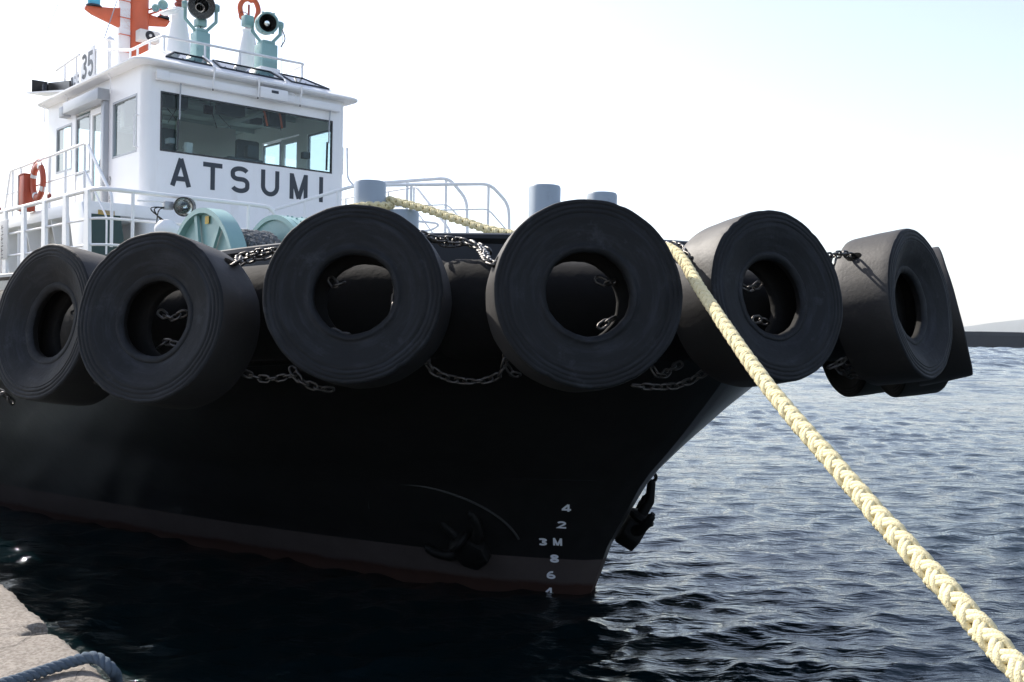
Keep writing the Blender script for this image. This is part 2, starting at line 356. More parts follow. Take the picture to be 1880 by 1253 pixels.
# ================================================================== setting: sea
def build_sea():
    th = [R(a) for a in np.arange(-33, 35.01, 0.2)]
    th += [R(a) for a in np.linspace(40, 322, 60)]
    th = np.array(th)
    rr = list(np.linspace(0.6, 7.0, 12)); r = 7.3
    while r < 330: rr.append(r); r *= 1.0048
    while r < 9800: rr.append(r); r *= 1.22
    rr.append(9900.0)
    rr = np.array(rr); nR, nT = len(rr), len(th)
    RR, TT = np.meshgrid(rr, th, indexing='ij')
    X = RR * np.sin(TT); Y = RR * np.cos(TT); X0, Y0 = X.copy(), Y.copy(); Z = np.zeros_like(X)
    cell = np.maximum(RR * 0.0048, 0.03)
    dense = (TT < R(36)) | (TT > R(326))
    for i in range(110):
        lam = 0.14 * (1.25 / 0.14) ** RNG.rand()
        ang = R(-78) + RNG.randn() * R(34)
        k = 2 * PI / lam; dx, dy = math.cos(ang), math.sin(ang)
        slope = 0.034 * (1.0 if lam < 0.9 else 0.9 / lam)
        A = slope / k * (0.5 + RNG.rand())
        ph = RNG.rand() * 2 * PI
        att = np.clip((lam / cell - 2.0) / 3.0, 0, 1) * dense
        p = k * (dx * X0 + dy * Y0) + ph
        Z += att * A * np.cos(p); s_ = att * A * 0.85 * np.sin(p)
        X -= dx * s_; Y -= dy * s_
    open_water = np.clip((Y0 - 35) / 90, 0, 1)               # chop grows away from the sheltered quay
    for i in range(36):
        lam = 1.6 * 6.0 ** RNG.rand(); ang = R(-80) + RNG.randn() * R(35); k = 2 * PI / lam; dx, dy = math.cos(ang), math.sin(ang)
        A = 0.045 / k * (0.5 + RNG.rand()); ph = RNG.rand() * 2 * PI
        p = k * (dx * X0 + dy * Y0) + ph
        Z += dense * np.clip((lam / cell - 1.6) / 1.5, 0, 1) * (0.10 + open_water) * A * np.cos(p)
    # gusts and calmer streaks: slow change of chop height over the harbour
    gust = 0.8 + 0.35 * np.sin(0.21 * X0 + 0.13 * Y0 + 1) * np.sin(0.09 * Y0 - 0.17 * X0)
    Z *= gust
    V = np.stack([X, Y, Z], -1).reshape(-1, 3)
    idx = np.arange(nR * nT).reshape(nR, nT)
    a = idx[:-1, :]; b = idx[1:, :]
    q = np.stack([a, np.roll(a, -1, 1), np.roll(b, -1, 1), b], -1).reshape(-1, 4)
    # inner cap so the sheet is whole under the quay as well
    V = np.vstack([V, [[0, 0, 0]]]); c = len(V) - 1
    me = bpy.data.meshes.new('sea')
    tris = [(int(idx[0, j]), c, int(idx[0, (j + 1) % nT])) for j in range(nT)]
    nq, nt_ = len(q), len(tris)
    me.vertices.add(len(V)); me.vertices.foreach_set('co', V.ravel())
    loops = np.concatenate([q[:, ::-1].ravel(), np.array([t[::-1] for t in tris]).ravel()]).astype(np.int32)
    me.loops.add(len(loops)); me.loops.foreach_set('vertex_index', loops)
    me.polygons.add(nq + nt_)
    ls = np.concatenate([np.arange(nq) * 4, nq * 4 + np.arange(nt_) * 3]).astype(np.int32)
    me.polygons.foreach_set('loop_start', ls)
    me.polygons.foreach_set('use_smooth', np.ones(nq + nt_, dtype=bool))
    me.update(calc_edges=True); me.validate()
    bm = bmesh.new(); bm.from_mesh(me); bmesh.ops.recalc_face_normals(bm, faces=bm.faces)
    bm.faces.ensure_lookup_table()
    if sum(f.normal.z for f in bm.faces[:200]) < 0: bmesh.ops.reverse_faces(bm, faces=bm.faces)
    bm.to_mesh(me); bm.free()
    structure(link('sea', me, 'water'))
build_sea()

# ------------------------------------------------------------------ quay (bottom left), parallel to the tug
QD = Vector((1.43, -1.75, 0)).normalized(); QN = Vector((-QD.y, QD.x, 0))                       # along the edge / out over the water
Q0 = Vector((-1.7534, 4.4731, 1.5))                  # a point on the edge
def build_quay():
    z = 1.5; pts = []
    def edge(s):                                     # offset of the edge outwards: chips and cracks
        e = 0.0
        for c, w, d in ((-1.03, 0.12, 0.17), (-2.22, 0.07, 0.05), (1.9, 0.1, 0.06), (-4.0, 0.2, 0.05)):
            t = (s - c) / w
            if -1 < t < 1: e -= d * (1 - t * t) ** 0.5 * (0.8 + 0.2 * math.sin(37 * s))
        return e + 0.006 * math.sin(9.1 * s) + 0.004 * math.sin(23 * s + 1) + 0.003 * math.sin(61 * s)
    ss = list(np.arange(-60, -6, 2.0)) + list(np.arange(-6, 6, 0.012)) + list(np.arange(6, 61, 2.0))
    back = 45.0; vs = []; fs = []; n = 0
    rows = []
    for s in ss:
        e = edge(s); p = Vector((Q0.x, Q0.y, 0)) + QD * s
        h = 0.004 * math.sin(3 * s) - (0.05 if e < -0.03 else 0)
        row = []
        for off, zz in ((-back, z), (-3.0, z), (-0.35, z), (e - 0.045, z - 0.001), (e - 0.012, z - 0.016), (e, z - 0.05), (e * 0.6, z - 0.22), (0.0, z - 0.5), (0.0, -2.0)):
            row.append(p + QN * off + Vector((0, 0, zz)))
        rows.append(row)
    m_ = len(rows[0])
    vs = [v for r_ in rows for v in r_]
    for i in range(len(rows) - 1):
        for j in range(m_ - 1): fs.append((i * m_ + j, (i + 1) * m_ + j, (i + 1) * m_ + j + 1, i * m_ + j + 1))
    mb = MB().add(vs, fs); o = mb.build('quay', 'quay_concrete', angle=50); structure(o)
    # cracks running in from the chipped edge, thin dark strips laid on the surface
    def crack(pts2, w):
        mb = MB(); P = [Vector((Q0.x, Q0.y, z + 0.003)) + QD * a + QN * b for a, b in pts2]
        vs = []
        for i, p in enumerate(P):
            ww = w * (1 - 0.7 * i / len(P)); vs += [p + QD * ww, p - QD * ww]
        mb.add(vs, [(2 * i, 2 * i + 1, 2 * i + 3, 2 * i + 2) for i in range(len(P) - 1)])
        mb.build('crack', 'crack_dark', o)
    paint('crack_dark', (0.05, 0.045, 0.04), 0.9)
    for s0, ln in ((-0.93, 0.55), (-0.28, 0.3), (-2.2, 0.35)):
        a, b = s0, -0.06; L = []
        for i in range(18):
            L.append((a, b)); b -= ln / 18 * (0.3 + random.random()); a += random.uniform(-0.012, 0.05)
        crack(L, 0.004)
build_quay()

# ------------------------------------------------------------------ breakwater and hills
def build_far():
    mb = MB(); root = empty('breakwater', (120, 282, 0))
    d = Vector((1, -0.035, 0)).normalized(); nrm = Vector((-d.y, d.x, 0))
    k = 0
    for s in np.arange(-420, 640, 12.0):
        top = 4.25 + 0.05 * math.sin(s * 1.7); k += 1
        mb = MB(); p = d * s; q = d * (s + 11.94)
        mb.prism([p, p + Vector((0, 0, top - 1.1)) + nrm * 0.0, p + Vector((0, 0, top)) + nrm * 0.25, p + Vector((0, 0, top)) + nrm * 2.2, p + Vector((0, 0, top - 1.6)) + nrm * 2.4, p + Vector((0, 0, top - 1.6)) + nrm * 9, p + Vector((0, 0, -2)) + nrm * 9, p + Vector((0, 0, -2))], q - p)
        mb.build('wall_block', 'breakwater', root, smooth=False)
    tag(root, 'long dark grey concrete breakwater across the harbour mouth, behind the rightmost tyres', 'breakwater')
    def ridge(name, dist, a0, a1, hs, seed):
        rg = np.random.RandomState(seed); n = 220; vs = []; fs = []
        A = np.linspace(R(a0), R(a1), n)
        ctrl = np.interp(np.linspace(0, len(hs) - 1, n), range(len(hs)), hs)
        kern = np.hanning(15); kern /= kern.sum(); ctrl = np.convolve(np.pad(ctrl, 7, 'edge'), kern, 'valid')
        rough = sum(rg.randn() * np.sin(A * f + rg.rand() * 6) / f ** 0.9 for f in (60, 110, 190, 330, 620)) * 60
        for i, a in enumerate(A):
            h = max(1.0, ctrl[i] + rough[i] * ctrl[i] / 120)
            for dd, hh in ((dist, -1.5), (dist * 1.03, h * 0.45), (dist * 1.07, h * 0.85), (dist * 1.1, h), (dist * 1.16, h * 0.7), (dist * 1.3, -1.5)):
                j = 1 + 0.004 * math.sin(a * 500 + hh); vs.append((math.sin(a) * dd * j, math.cos(a) * dd * j, hh))
        for i in range(n - 1):
            for j in range(5): fs.append((i * 6 + j, (i + 1) * 6 + j, (i + 1) * 6 + j + 1, i * 6 + j + 1))
        structure(MB().add(vs, fs).build(name, 'hill', angle=80))
    ridge('hill', 1600, 6, 25.15, (14, 18, 22, 20, 24, 24, 20, 15, 2), 3)
    ridge('hills', 7800, 12, 48, (70, 90, 100, 80, 60, 135, 165, 170, 160, 180, 160, 130, 60), 5)
build_far()
def build_haze():
    mt, nt, b = node_mat('haze_air'); nt.nodes.remove(b); out = [n for n in nt.nodes if n.type == 'OUTPUT_MATERIAL'][0]
    pv = nt.nodes.new('ShaderNodeVolumePrincipled'); pv.inputs['Color'].default_value = (0.93, 0.95, 1.0, 1); pv.inputs['Density'].default_value = 9e-5; pv.inputs['Anisotropy'].default_value = 0.3
    nt.links.new(pv.outputs[0], out.inputs['Volume'])
    o = MB().box((-10500, -10500, -3), (10500, 10500, 260)).build('haze', 'haze_air', smooth=False); o['kind'] = 'stuff'
build_haze()

# ================================================================== the tug
tug = empty('tugboat', STEM); tug.rotation_euler = (0, 0, YAW)
tag(tug, 'black-hulled tugboat with white wheelhouse, lying bow-on beside the quay', 'tugboat')

def curve2(pts, n=16): return smooth_path([(a, b, 0) for a, b in pts], n)
WL = curve2([(0.07, 0), (0.03, 0.10), (-0.12, 0.26), (-0.5, 0.52), (-1.2, 0.92), (-3.07, 1.70), (-5.9, 2.72), (-9.5, 3.85), (-13, 4.45), (-18, 4.6), (-24, 4.3), (-27, 3.9), (-27.3, 0)], 12)
DK = curve2([(2.42, 0), (2.38, 0.65), (2.22, 1.3), (1.72, 2.35), (0.62, 3.35), (-0.5, 4.0), (-1.75, 4.38), (-4, 4.62), (-9, 4.72), (-16, 4.72), (-24, 4.5), (-27.6, 4.1), (-28, 0)], 12)
WL = resample(WL, 0.2); NW = 150
def normal_param(P, n, bias=1.6):
    d = [0]
    for a, b in zip(P, P[1:]): d.append(d[-1] + (b - a).length)
    out = []
    for i in range(n + 1):
        s = d[-1] * (i / n) ** bias
        j = max(0, min(len(d) - 2, next((k for k in range(len(d)) if d[k] > s), len(d)) - 1))
        out.append(P[j].lerp(P[j + 1], min(1, (s - d[j]) / max(1e-9, d[j + 1] - d[j]))))
    return out
WLn, DKn = normal_param(WL, NW), normal_param(resample(DK, 0.1), NW)
STEMP = [(0.0, 0.0), (0.24, 0.045), (0.59, 0.105), (0.93, 0.195), (1.34, 0.305), (1.53, 0.37), (1.72, 0.45), (1.96, 0.55), (2.18, 0.64), (2.41, 0.74), (2.55, 0.80), (2.70, 0.89), (2.85, 1.0)]
def wfrac(z): return float(np.interp(z, [a for a, b in STEMP], [b for a, b in STEMP])) if z >= 0 else 0.03 * z
def sheer(x): return 0.0 if x > 0.5 else -0.24 * min(1, (0.5 - x) / 3.0)      # deck line falls away aft of the bow
def bow_lift(x): t = max(0.0, min(1.0, (x - 0.2) / 1.8)); return 0.27 * t * t * (3 - 2 * t)
def hull_pt(i, z, side=-1):
    w = wfrac(z); p = WLn[i].lerp(DKn[i], w) if w >= 0 else WLn[i] + (WLn[i] - DKn[i]) * -w
    return Vector((p.x, side * abs(p.y), z))
def hull_at(x, z, side=-1):
    P = [hull_pt(i, z, side) for i in range(NW + 1)]
    for a, b in zip(P, P[1:]):
        if a.x >= x >= b.x:
            t = (a.x - x) / max(1e-9, a.x - b.x); p = a.lerp(b, t); tg = (b - a).normalized(); break
    up = hull_pt(min(NW, P.index(a)), z + 0.1, side) - hull_pt(min(NW, P.index(a)), z - 0.1, side)
    nrm = tg.cross(up).normalized()
    if nrm.y * side < 0: nrm = -nrm
    return p, nrm
def build_hull():
    zs = [-1.2, -0.5, 0, 0.12, 0.24, 0.4, 0.59, 0.76, 0.93, 1.13, 1.34, 1.53, 1.72, 1.84, 1.96, 2.07, 2.18, 2.3, 2.41, 2.48, 2.55, 2.62, 2.7, 2.78, 2.85]
    ring = [(i, -1) for i in range(NW + 1)]; ring = [(i, -1) for i in range(NW - 1, 0, -1)] + [(0, -1)] + [(i, 1) for i in range(1, NW)]
    ring = [(NW, -1)] + ring
    vs = []; n = len(ring)
    for z in zs:
        for i, sd_ in ring:
            p = hull_pt(i, z, sd_); s = sheer(p.x); vs.append((p.x, p.y, z + s * max(0, z / 2.85) + bow_lift(p.x) * max(0, z / 2.85) ** 6))
    fs = [(a * n + k, a * n + (k + 1) % n, (a + 1) * n + (k + 1) % n, (a + 1) * n + k) for a in range(len(zs) - 1) for k in range(n)]
    o = MB().add(vs, fs).build('hull', 'hull', tug, angle=40)
    # weld seams, slightly proud
    for z, x0, x1 in ((1.46, 0.60, -1.6), (1.95, -4.2, -14)):
        P = []
        for x in np.linspace(x0, x1, 60):
            p, nn = hull_at(x, z); P.append(p + nn * 0.012)
        MB().tube(P, 0.006, 5).build('weld_seam', 'black_paint', o)
    # rim of the round opening behind the anchor
    P = []
    for k in range(33):
        a = PI * k / 32 * 0.9 - 0.06; p, nn = hull_at(-1.15 + 0.78 * math.cos(a), 0.72 + 0.60 * math.sin(a)); P.append(p + nn * 0.03)
    MB().tube(P, 0.014, 6).build('anchor_recess_rim', 'anchor_rim', o)
    # deck, bulwark, cap rail
    top = MB(); P = [(p.x, p.y) for p in DKn]
    outl = [(x, -abs(y)) for x, y in P[::2]] + [(x, abs(y)) for x, y in P[::-2]][:-1]
    rows = [(Vector((x - 0.03, -max(0.0, abs(y) - 0.03), 2.80 + sheer(x) + bow_lift(x))), Vector((x - 0.03, max(0.0, abs(y) - 0.03), 2.80 + sheer(x) + bow_lift(x)))) for x, y in P]
    vs = [q for a, b in rows for q in (a, b)]
    MB().add(vs, [(2 * i, 2 * i + 1, 2 * i + 3, 2 * i + 2) for i in range(len(rows) - 1)]).build('deck', 'deck_green', tug)
    def inset(i, d, side):
        a, b = DKn[max(0, i - 1)], DKn[min(NW, i + 1)]; t = (b - a).normalized(); nn = Vector((-t.y, t.x, 0))
        if i == 0: nn = Vector((-1, 0, 0)); 
        elif nn.y > 0: nn = -nn
        p = DKn[i] + nn * d; return Vector((p.x, side * max(0.0, p.y), 0))
    def bulw(side, off0, off1, z0, z1, name, mat):
        mb = MB(); vs = []; N_ = NW - 2
        for i in range(N_):
            s = sheer(DKn[i].x)
            a, b = inset(i, off0, side), inset(i, off1, side)
            for p, z in ((a, z0), (b, z1), (inset(i, off1 + 0.05, side), z1), (inset(i, off0 + 0.05, side), z0)):
                vs.append((p.x, p.y, z + s + (bow_lift(DKn[i].x) if z < 3 else 0)))
        fs = [(4 * i + j, 4 * i + 4 + j, 4 * i + 4 + (j + 1) % 4, 4 * i + (j + 1) % 4) for i in range(N_ - 1) for j in range(4)]
        return mb.add(vs, fs).build(name, mat, tug, angle=40)
    for side in (-1, 1):
        b = bulw(side, 0.0, 0.22, 2.84, 3.92, 'bulwark', 'black_paint')
        P = []
        for i in range(0, NW - 2):
            p = inset(i, 0.24, side); P.append((p.x, p.y, 3.945 + sheer(p.x)))
        c = MB().tube(P, 0.055, 8).build('cap_rail', 'black_paint', b)
        if side < 0:
            P = []
            for i in range(24, 80):
                p = inset(i, 0.31, side); P.append((p.x, p.y, 3.965 + sheer(p.x)))
            MB().tube(P, 0.02, 6).build('sunlit_cap_strip', 'white_rail', b)  # white strip painting the sunlight along the inside of the black cap rail
    # cylindrical rubber bow fender in lengths, wrapped round the bow
    Rf = 0.43; path = []
    for side in (-1, 1):
        pp = []
        for i in range(0, NW):
            p = inset(i, -(Rf + 0.0), side); s = sheer(DKn[i].x); pp.append(Vector((p.x, p.y, 3.28 + s)))
        path.append(pp)
    full = path[0][::-1] + path[1][1:]
    full = [p for p in resample(full, 0.08) if p.x > -9]
    seg = 27; k = 0
    while k < len(full) - 6:
        part = full[k:k + seg + 1]; k += seg
        if len(part) < 6: break
        rr = [Rf * (0.93 if j in (0, len(part) - 1) else 1.0) for j in range(len(part))]
        MB().tube(part, rr, 24).build('bow_fender_roll', 'fender_rubber', tug, angle=50)
    return o
hull = build_hull()

# ------------------------------------------------------------------ lettering glyphs (unit height 1)
def arc(cx, cy, rx, ry, a0, a1, n=12): return [(cx + rx * math.cos(R(a0 + (a1 - a0) * i / n)), cy + ry * math.sin(R(a0 + (a1 - a0) * i / n))) for i in range(n + 1)]
def glyph(ch, w, t):
    """strokes of a character in a box w wide, 1 high, stroke t; centre lines inset by t/2"""
    h = t / 2; W, T = w - h, 1 - h
    rx = (w - t) / 2; cx = w / 2
    G = {
        'A': [[(h * 0.9, 0), (cx, 1.0)], [(cx, 1.0), (w - h * 0.9, 0)], [(w * 0.2, 0.27), (w * 0.8, 0.27)]],
        'T': [[(0, T), (w, T)], [(cx, T - h), (cx, 0)]],
        'S': [arc(cx, 0.74, rx, 0.26 - h, 25, 90, 6) + arc(cx, 0.74, rx, 0.26 - h, 90, 180, 8)[1:] + arc(h + rx * 0.75, 0.66, rx * 0.75, 0.14, 180, 270, 6)[1:]
              + arc(W - rx * 0.75, 0.36, rx * 0.75, 0.16, 90, 0, 6) + arc(cx, 0.26, rx, 0.26 - h, 0, -90, 8)[1:] + arc(cx, 0.26, rx, 0.26 - h, -90, -160, 6)[1:]],
        'U': [[(h, 1), (h, rx + h)] + arc(cx, rx + h, rx, rx, 180, 360, 16)[1:] + [(W, 1)]],
        'M': [[(h, 0), (h, 1)], [(h, 0.97), (cx, 0.03)], [(cx, 0.03), (W, 0.97)], [(W, 0), (W, 1)]],
        'I': [[(cx, 0), (cx, 1)]],
        '2': [arc(cx, 0.70, rx, 0.30 - h, 165, 0, 12) + arc(cx, 0.70, rx, 0.30 - h, 0, -40, 4)[1:] + [(h, h), (w, h)]],
        '3': [arc(cx, 0.745, rx, 0.255 - h, 150, -80, 14) + arc(cx, 0.275, rx, 0.275 - h, 80, -150, 14)],
        '4': [[(w * 0.72, 0), (w * 0.72, 1)], [(w * 0.70, 0.96), (h * 0.6, 0.30)], [(0, 0.28), (w, 0.28)]],
        '5': [[(W, T), (h * 1.4, T), (h * 1.1, 0.53)] + arc(cx, 0.33, rx, 0.33 - h, 125, -150, 16)],
        '6': [arc(cx, 0.30, rx, 0.30 - h, 90, 450, 20), arc(cx + rx * 0.5, 0.34, rx * 1.5, 0.66 - h, 180, 85, 12)],
        '8': [arc(cx, 0.745, rx * 0.88, 0.255 - h, 90, 450, 18), arc(cx, 0.275, rx, 0.275 - h, 90, 450, 20)],
    }
    return G[ch]
def letter(ch, org, ux, uy, nrm, w, hgt, t, thick, name, mat, parent):
    mb = MB()
    ux, uy, nrm = Vector(ux).normalized(), Vector(uy).normalized(), Vector(nrm).normalized()
    for q, st in enumerate(glyph(ch, w / hgt, t / hgt)):
        mb.stroke([(a * hgt, b * hgt) for a, b in st], t, Vector(org) + nrm * (0.001 + 0.0007 * q), ux, uy, nrm * thick)
    return mb.build(name, mat, parent, angle=30)

# draft marks on the starboard bow: x of each mark found where the sight line meets the plating
def proj_b(p):
    d = b2w(p) - Vector((0, 0, EYE)); z = d.dot(_f); return CX + F_PX * d.dot(_r) / z, CY - F_PX * d.dot(_u) / z
def hull_hit(u, v):
    best = (1e9, 0, 0)
    for z in np.arange(-0.1, 1.3, 0.02):
        for i in range(2, 60):
            q = proj_b(hull_pt(i, z)); e = math.hypot(q[0] - u, q[1] - v)
            if e < best[0]: best = (e, hull_pt(i, z).x, z)
    _, x, z = best
    for k in range(30):
        for dx, dz in ((0.01, 0), (-0.01, 0), (0, 0.006), (0, -0.006), (0.002, 0), (-0.002, 0), (0, 0.001), (0, -0.001)):
            q = proj_b(hull_at(x + dx, z + dz)[0]); e = math.hypot(q[0] - u, q[1] - v)
            if e < best[0]: best = (e, x + dx, z + dz)
        if (best[1], best[2]) == (x, z): break
        x, z = best[1], best[2]
    return x, z
for ch, u, v in (('4', 1040, 932), ('2', 1031, 963), ('M', 1024, 994), ('3', 996, 994), ('8', 1018, 1025), ('6', 1012, 1055), ('4', 1008, 1086)):
    x, z = hull_hit(u, v); w = 0.105
    p0, n0 = hull_at(x, z); p1, _ = hull_at(x + 0.05, z)
    ux = (p1 - p0).normalized(); uy = (n0.cross(ux)).normalized()
    if uy.z < 0: uy = -uy
    letter(ch, p0 + n0 * 0.010 - uy * 0.0525 - ux * (w / 2), ux, uy, n0, w, 0.105, 0.024, 0.002, 'draft_mark', 'draft_white', hull)

# ------------------------------------------------------------------ walls with openings
def wall(u0, u1, v0, v1, holes, th, fn):
    """fn(u, v, d) -> point; d = 0 outer face, d = th inner face"""
    us = sorted({u0, u1} | {c for h in holes for c in h[:2]}); vs_ = sorted({v0, v1} | {c for h in holes for c in h[2:]})
    mb = MB(); inh = lambda a, b: any(h[0] < a < h[1] and h[2] < b < h[3] for h in holes)
    cell = [[not inh((us[i] + us[i + 1]) / 2, (vs_[j] + vs_[j + 1]) / 2) for j in range(len(vs_) - 1)] for i in range(len(us) - 1)]
    g = lambda i, j: 0 <= i < len(us) - 1 and 0 <= j < len(vs_) - 1 and cell[i][j]
    for i in range(len(us) - 1):
        for j in range(len(vs_) - 1):
            if not cell[i][j]: continue
            a, b, c, d = us[i], us[i + 1], vs_[j], vs_[j + 1]
            for dd in (0, th): mb.add([fn(a, c, dd), fn(b, c, dd), fn(b, d, dd), fn(a, d, dd)], [(0, 1, 2, 3)])
            for (ii, jj), (p, q) in {(i - 1, j): ((a, c), (a, d)), (i + 1, j): ((b, c), (b, d)), (i, j - 1): ((a, c), (b, c)), (i, j + 1): ((a, d), (b, d))}.items():
                if not g(ii, jj): mb.add([fn(*p, 0), fn(*q, 0), fn(*q, th), fn(*p, th)], [(0, 1, 2, 3)])
    return mb
def frame_strip(a, b, c, d, w, t, fn, name, mat, parent):
    """rectangular ring frame round a window; fn(u, v, depth)"""
    mb = MB(); o = [(a, c), (b, c), (b, d), (a, d)]; i = [(a + w, c + w), (b - w, c + w), (b - w, d - w), (a + w, d - w)]
    vs = [fn(*p, t) for p in o] + [fn(*p, t) for p in i] + [fn(*p, 0.035) for p in o] + [fn(*p, 0.035) for p in i]
    fs = []
    for k in range(4):
        n = (k + 1) % 4
        fs += [(k, n, 4 + n, 4 + k), (8 + k, 12 + k, 12 + n, 8 + n), (k, 8 + k, 8 + n, n), (4 + k, 4 + n, 12 + n, 12 + k)]
    return mb.add(vs, fs).build(name, mat, parent, smooth=False)

XF, XA, YH, ZB, ZE = -8.6, -13.6, 2.0, 3.6, 7.50
RC = 0.14
def build_wheelhouse():
    front = lambda u, v, d: (XF - d, u, v)
    side = lambda s: (lambda u, v, d: (u, s * (YH - d), v))
    aft = lambda u, v, d: (XA + d, u, v)
    FW = (-1.70, 1.70, 6.03, 7.05)
    root = wall(-YH + RC, YH - RC, ZB, ZE, [FW], 0.07, front).build('wheelhouse', 'white', tug, smooth=False)
    SW = [(-9.97, -8.86, 6.0, 7.0), (-11.92, -10.3, 5.02, 7.06), (-13.04, -12.13, 6.04, 6.95)]
    for s in (-1, 1):
        wall(XA, XF - RC, ZB, ZE, SW, 0.06, side(s)).build('side_wall', 'white', root, smooth=False)
        mb = MB(); P = []
        for k in range(7):
            a = PI / 2 * k / 6; P.append((XF - RC + RC * math.cos(a), s * (YH - RC + RC * math.sin(a))))
        vs = [(x, y, z) for x, y in P for z in (ZB, ZE)]
        mb.add(vs, [(2 * i, 2 * i + 1, 2 * i + 3, 2 * i + 2) for i in range(6)]).build('corner_post', 'white', root, angle=60)
        for q, (a, b, c, d) in enumerate((SW[0], (-11.88, -11.12, 5.9, 7.0), SW[2])):
            fr = frame_strip(a, b, c, d, 0.035, -0.006, side(s), 'window_frame', 'grey_metal', root)
            p = MB().box((a + 0.03, s * (YH - 0.024), c + 0.03), (b - 0.03, s * (YH - 0.030), d - 0.03)) if s > 0 else MB().box((a + 0.03, -(YH - 0.024), c + 0.03), (b - 0.03, -(YH - 0.030), d - 0.03))
            p.build('window_pane', 'side_glass', root, smooth=False)
        # solid panel below the middle window, sliding door with glass, post and canopy box
        y0, y1 = sorted((s * (YH - 0.012), s * (YH - 0.05)))
        MB().box((-11.90, y0, 5.03), (-11.10, y1, 5.89)).build('door_panel', 'white', root, bevel=0.004)
        dr = frame_strip(-11.08, -10.32, 5.04, 7.03, 0.11, -0.012, side(s), 'door', 'white', root)
        ya, yb = sorted((s * (YH - 0.020), s * (YH - 0.028)))
        MB().box((-10.97, ya, 5.15), (-10.43, yb, 6.92)).build('door_pane', 'side_glass', root, smooth=False)
        MB().tube([(-10.38, s * (YH + 0.02), 6.02), (-10.38, s * (YH + 0.07), 6.02), (-10.38, s * (YH + 0.07), 6.0), (-10.38, s * (YH + 0.07), 5.86)], 0.014, 8).build('door_handle', 'black_gloss', root)
        y0, y1 = sorted((s * YH + s * 0.001, s * (YH + 0.10)))
        MB().box((-10.29, y0, 5.0), (-10.15, y1, 7.06)).build('door_post', 'grey_metal', root, bevel=0.006)
        y0, y1 = sorted((s * YH + s * 0.001, s * (YH + 0.22)))
        MB().box((-11.98, y0, 7.065), (-10.12, y1, 7.27)).build('door_canopy', 'grey_metal', root, bevel=0.008)
        # grab rail by the front window
        yy = s * (YH + 0.07)
        MB().tube([(-8.80, s * YH, 6.62), (-8.80, yy, 6.61), (-8.80, yy, 6.08), (-8.80, s * YH, 6.07)], 0.013, 8).build('grab_rail', 'white_rail', root)
        y0, y1 = sorted((s * YH + s * 0.001, s * (YH + 0.16)))
        MB().box((-12.42, y0, 7.06), (-12.18, y1, 7.26)).build('wall_lamp', 'grey_metal', root, bevel=0.02)
        for x in (-9.78, -12.05, -13.4):
            MB().tube([(x, s * (YH + 0.17), 7.47), (x, s * (YH + 0.12), 7.40), (x, s * (YH + 0.12), 7.12)], 0.013, 8).build('drain_pipe', 'white_rail', root)
    wall(-YH + 0.06, YH - 0.06, ZB, ZE, [(-1.7, -0.75, 5.9, 7.12), (-0.55, 0.55, 5.9, 7.12), (0.75, 1.7, 5.9, 7.12)], 0.06, aft).build('aft_wall', 'white', root, smooth=False)
    for a, b in ((-1.7, -0.75), (-0.55, 0.55), (0.75, 1.7)):
        MB().box((XA + 0.026, a, 5.9), (XA + 0.032, b, 7.12)).build('window_pane', 'glass', root, smooth=False)
    # front window
    frame_strip(FW[0], FW[1], FW[2], FW[3], 0.03, -0.006, front, 'window_frame', 'black_gloss', root)
    MB().box((XF - 0.030, FW[0] + 0.025, FW[2] + 0.025), (XF - 0.024, FW[1] - 0.025, FW[3] - 0.025)).build('front_window_pane', 'glass', root, smooth=False)
    # wiper / visor beam with track rods
    MB().box((XF + 0.001, -1.80, 7.22), (XF + 0.13, 1.80, 7.36)).build('visor_beam', 'white', root, bevel=0.012)
    MB().box((XF + 0.132, -1.83, 7.215), (XF + 0.15, -1.62, 7.37)).build('beam_end_plate', 'white', root, bevel=0.004)
    for y in (-1.38, 1.59):
        w_ = MB().tube([(XF + 0.08, y, 7.215), (XF + 0.055, y, 6.95), (XF + 0.05, y, 6.60)], 0.014, 8).build('wiper_arm', 'grey_metal', root)
        mb = MB().beam((XF + 0.03, y - 0.02, 6.62), (XF + 0.03, y - 0.03, 6.08), 0.03, 0.03)
        mb.build('wiper_blade', 'black_gloss', root)
    MB().box((XF + 0.132, 0.04, 7.20), (XF + 0.24, 0.60, 7.40)).build('floodlight_box', 'white', root, bevel=0.015)
    MB().box((XF + 0.241, 0.26, 7.31), (XF + 0.245, 0.40, 7.36)).build('box_label', 'navy', root)
    MB().tube([(XF + 0.18, 0.60, 7.24), (XF + 0.2, 0.74, 7.22), (XF + 0.2, 0.80, 7.31), (XF + 0.17, 0.74, 7.39), (XF + 0.14, 0.66, 7.39)], 0.008, 6).build('cable', 'white_rail', root)
    for y in (-0.86, 0.0, 0.86):
        MB().tube([(XF + 0.27, y, 7.53), (XF + 0.265, y, 7.44), (XF + 0.20, y + 0.01, 7.20)], [0.026, 0.018, 0.012], 8).build('drain_pipe', 'white_rail', root)
        MB().tube([(XF + 0.20, y + 0.01, 7.198), (XF + 0.195, y + 0.01, 7.165)], 0.011, 8).build('pipe_tip', 'black_gloss', root)
    # name: six raised letters
    for ch, a, b in (('A', -1.51, -1.14), ('T', -0.92, -0.56), ('S', -0.40, -0.03), ('U', 0.20, 0.57), ('M', 0.79, 1.17), ('I', 1.42, 1.51)):
        letter(ch, (XF, a, 5.46), (0, 1, 0), (0, 0, 1), (1, 0, 0), b - a, 0.48, 0.082, 0.005, 'name_letter', 'navy', root)
    # notice by the door post
    mb = MB(); mb.stroke(arc(0, 0, 0.05, 0.075, 0, 360, 18), 0.012, (-10.07, -YH - 0.001, 5.62), (1, 0, 0), (0, 0, 1), (0, -0.002, 0))
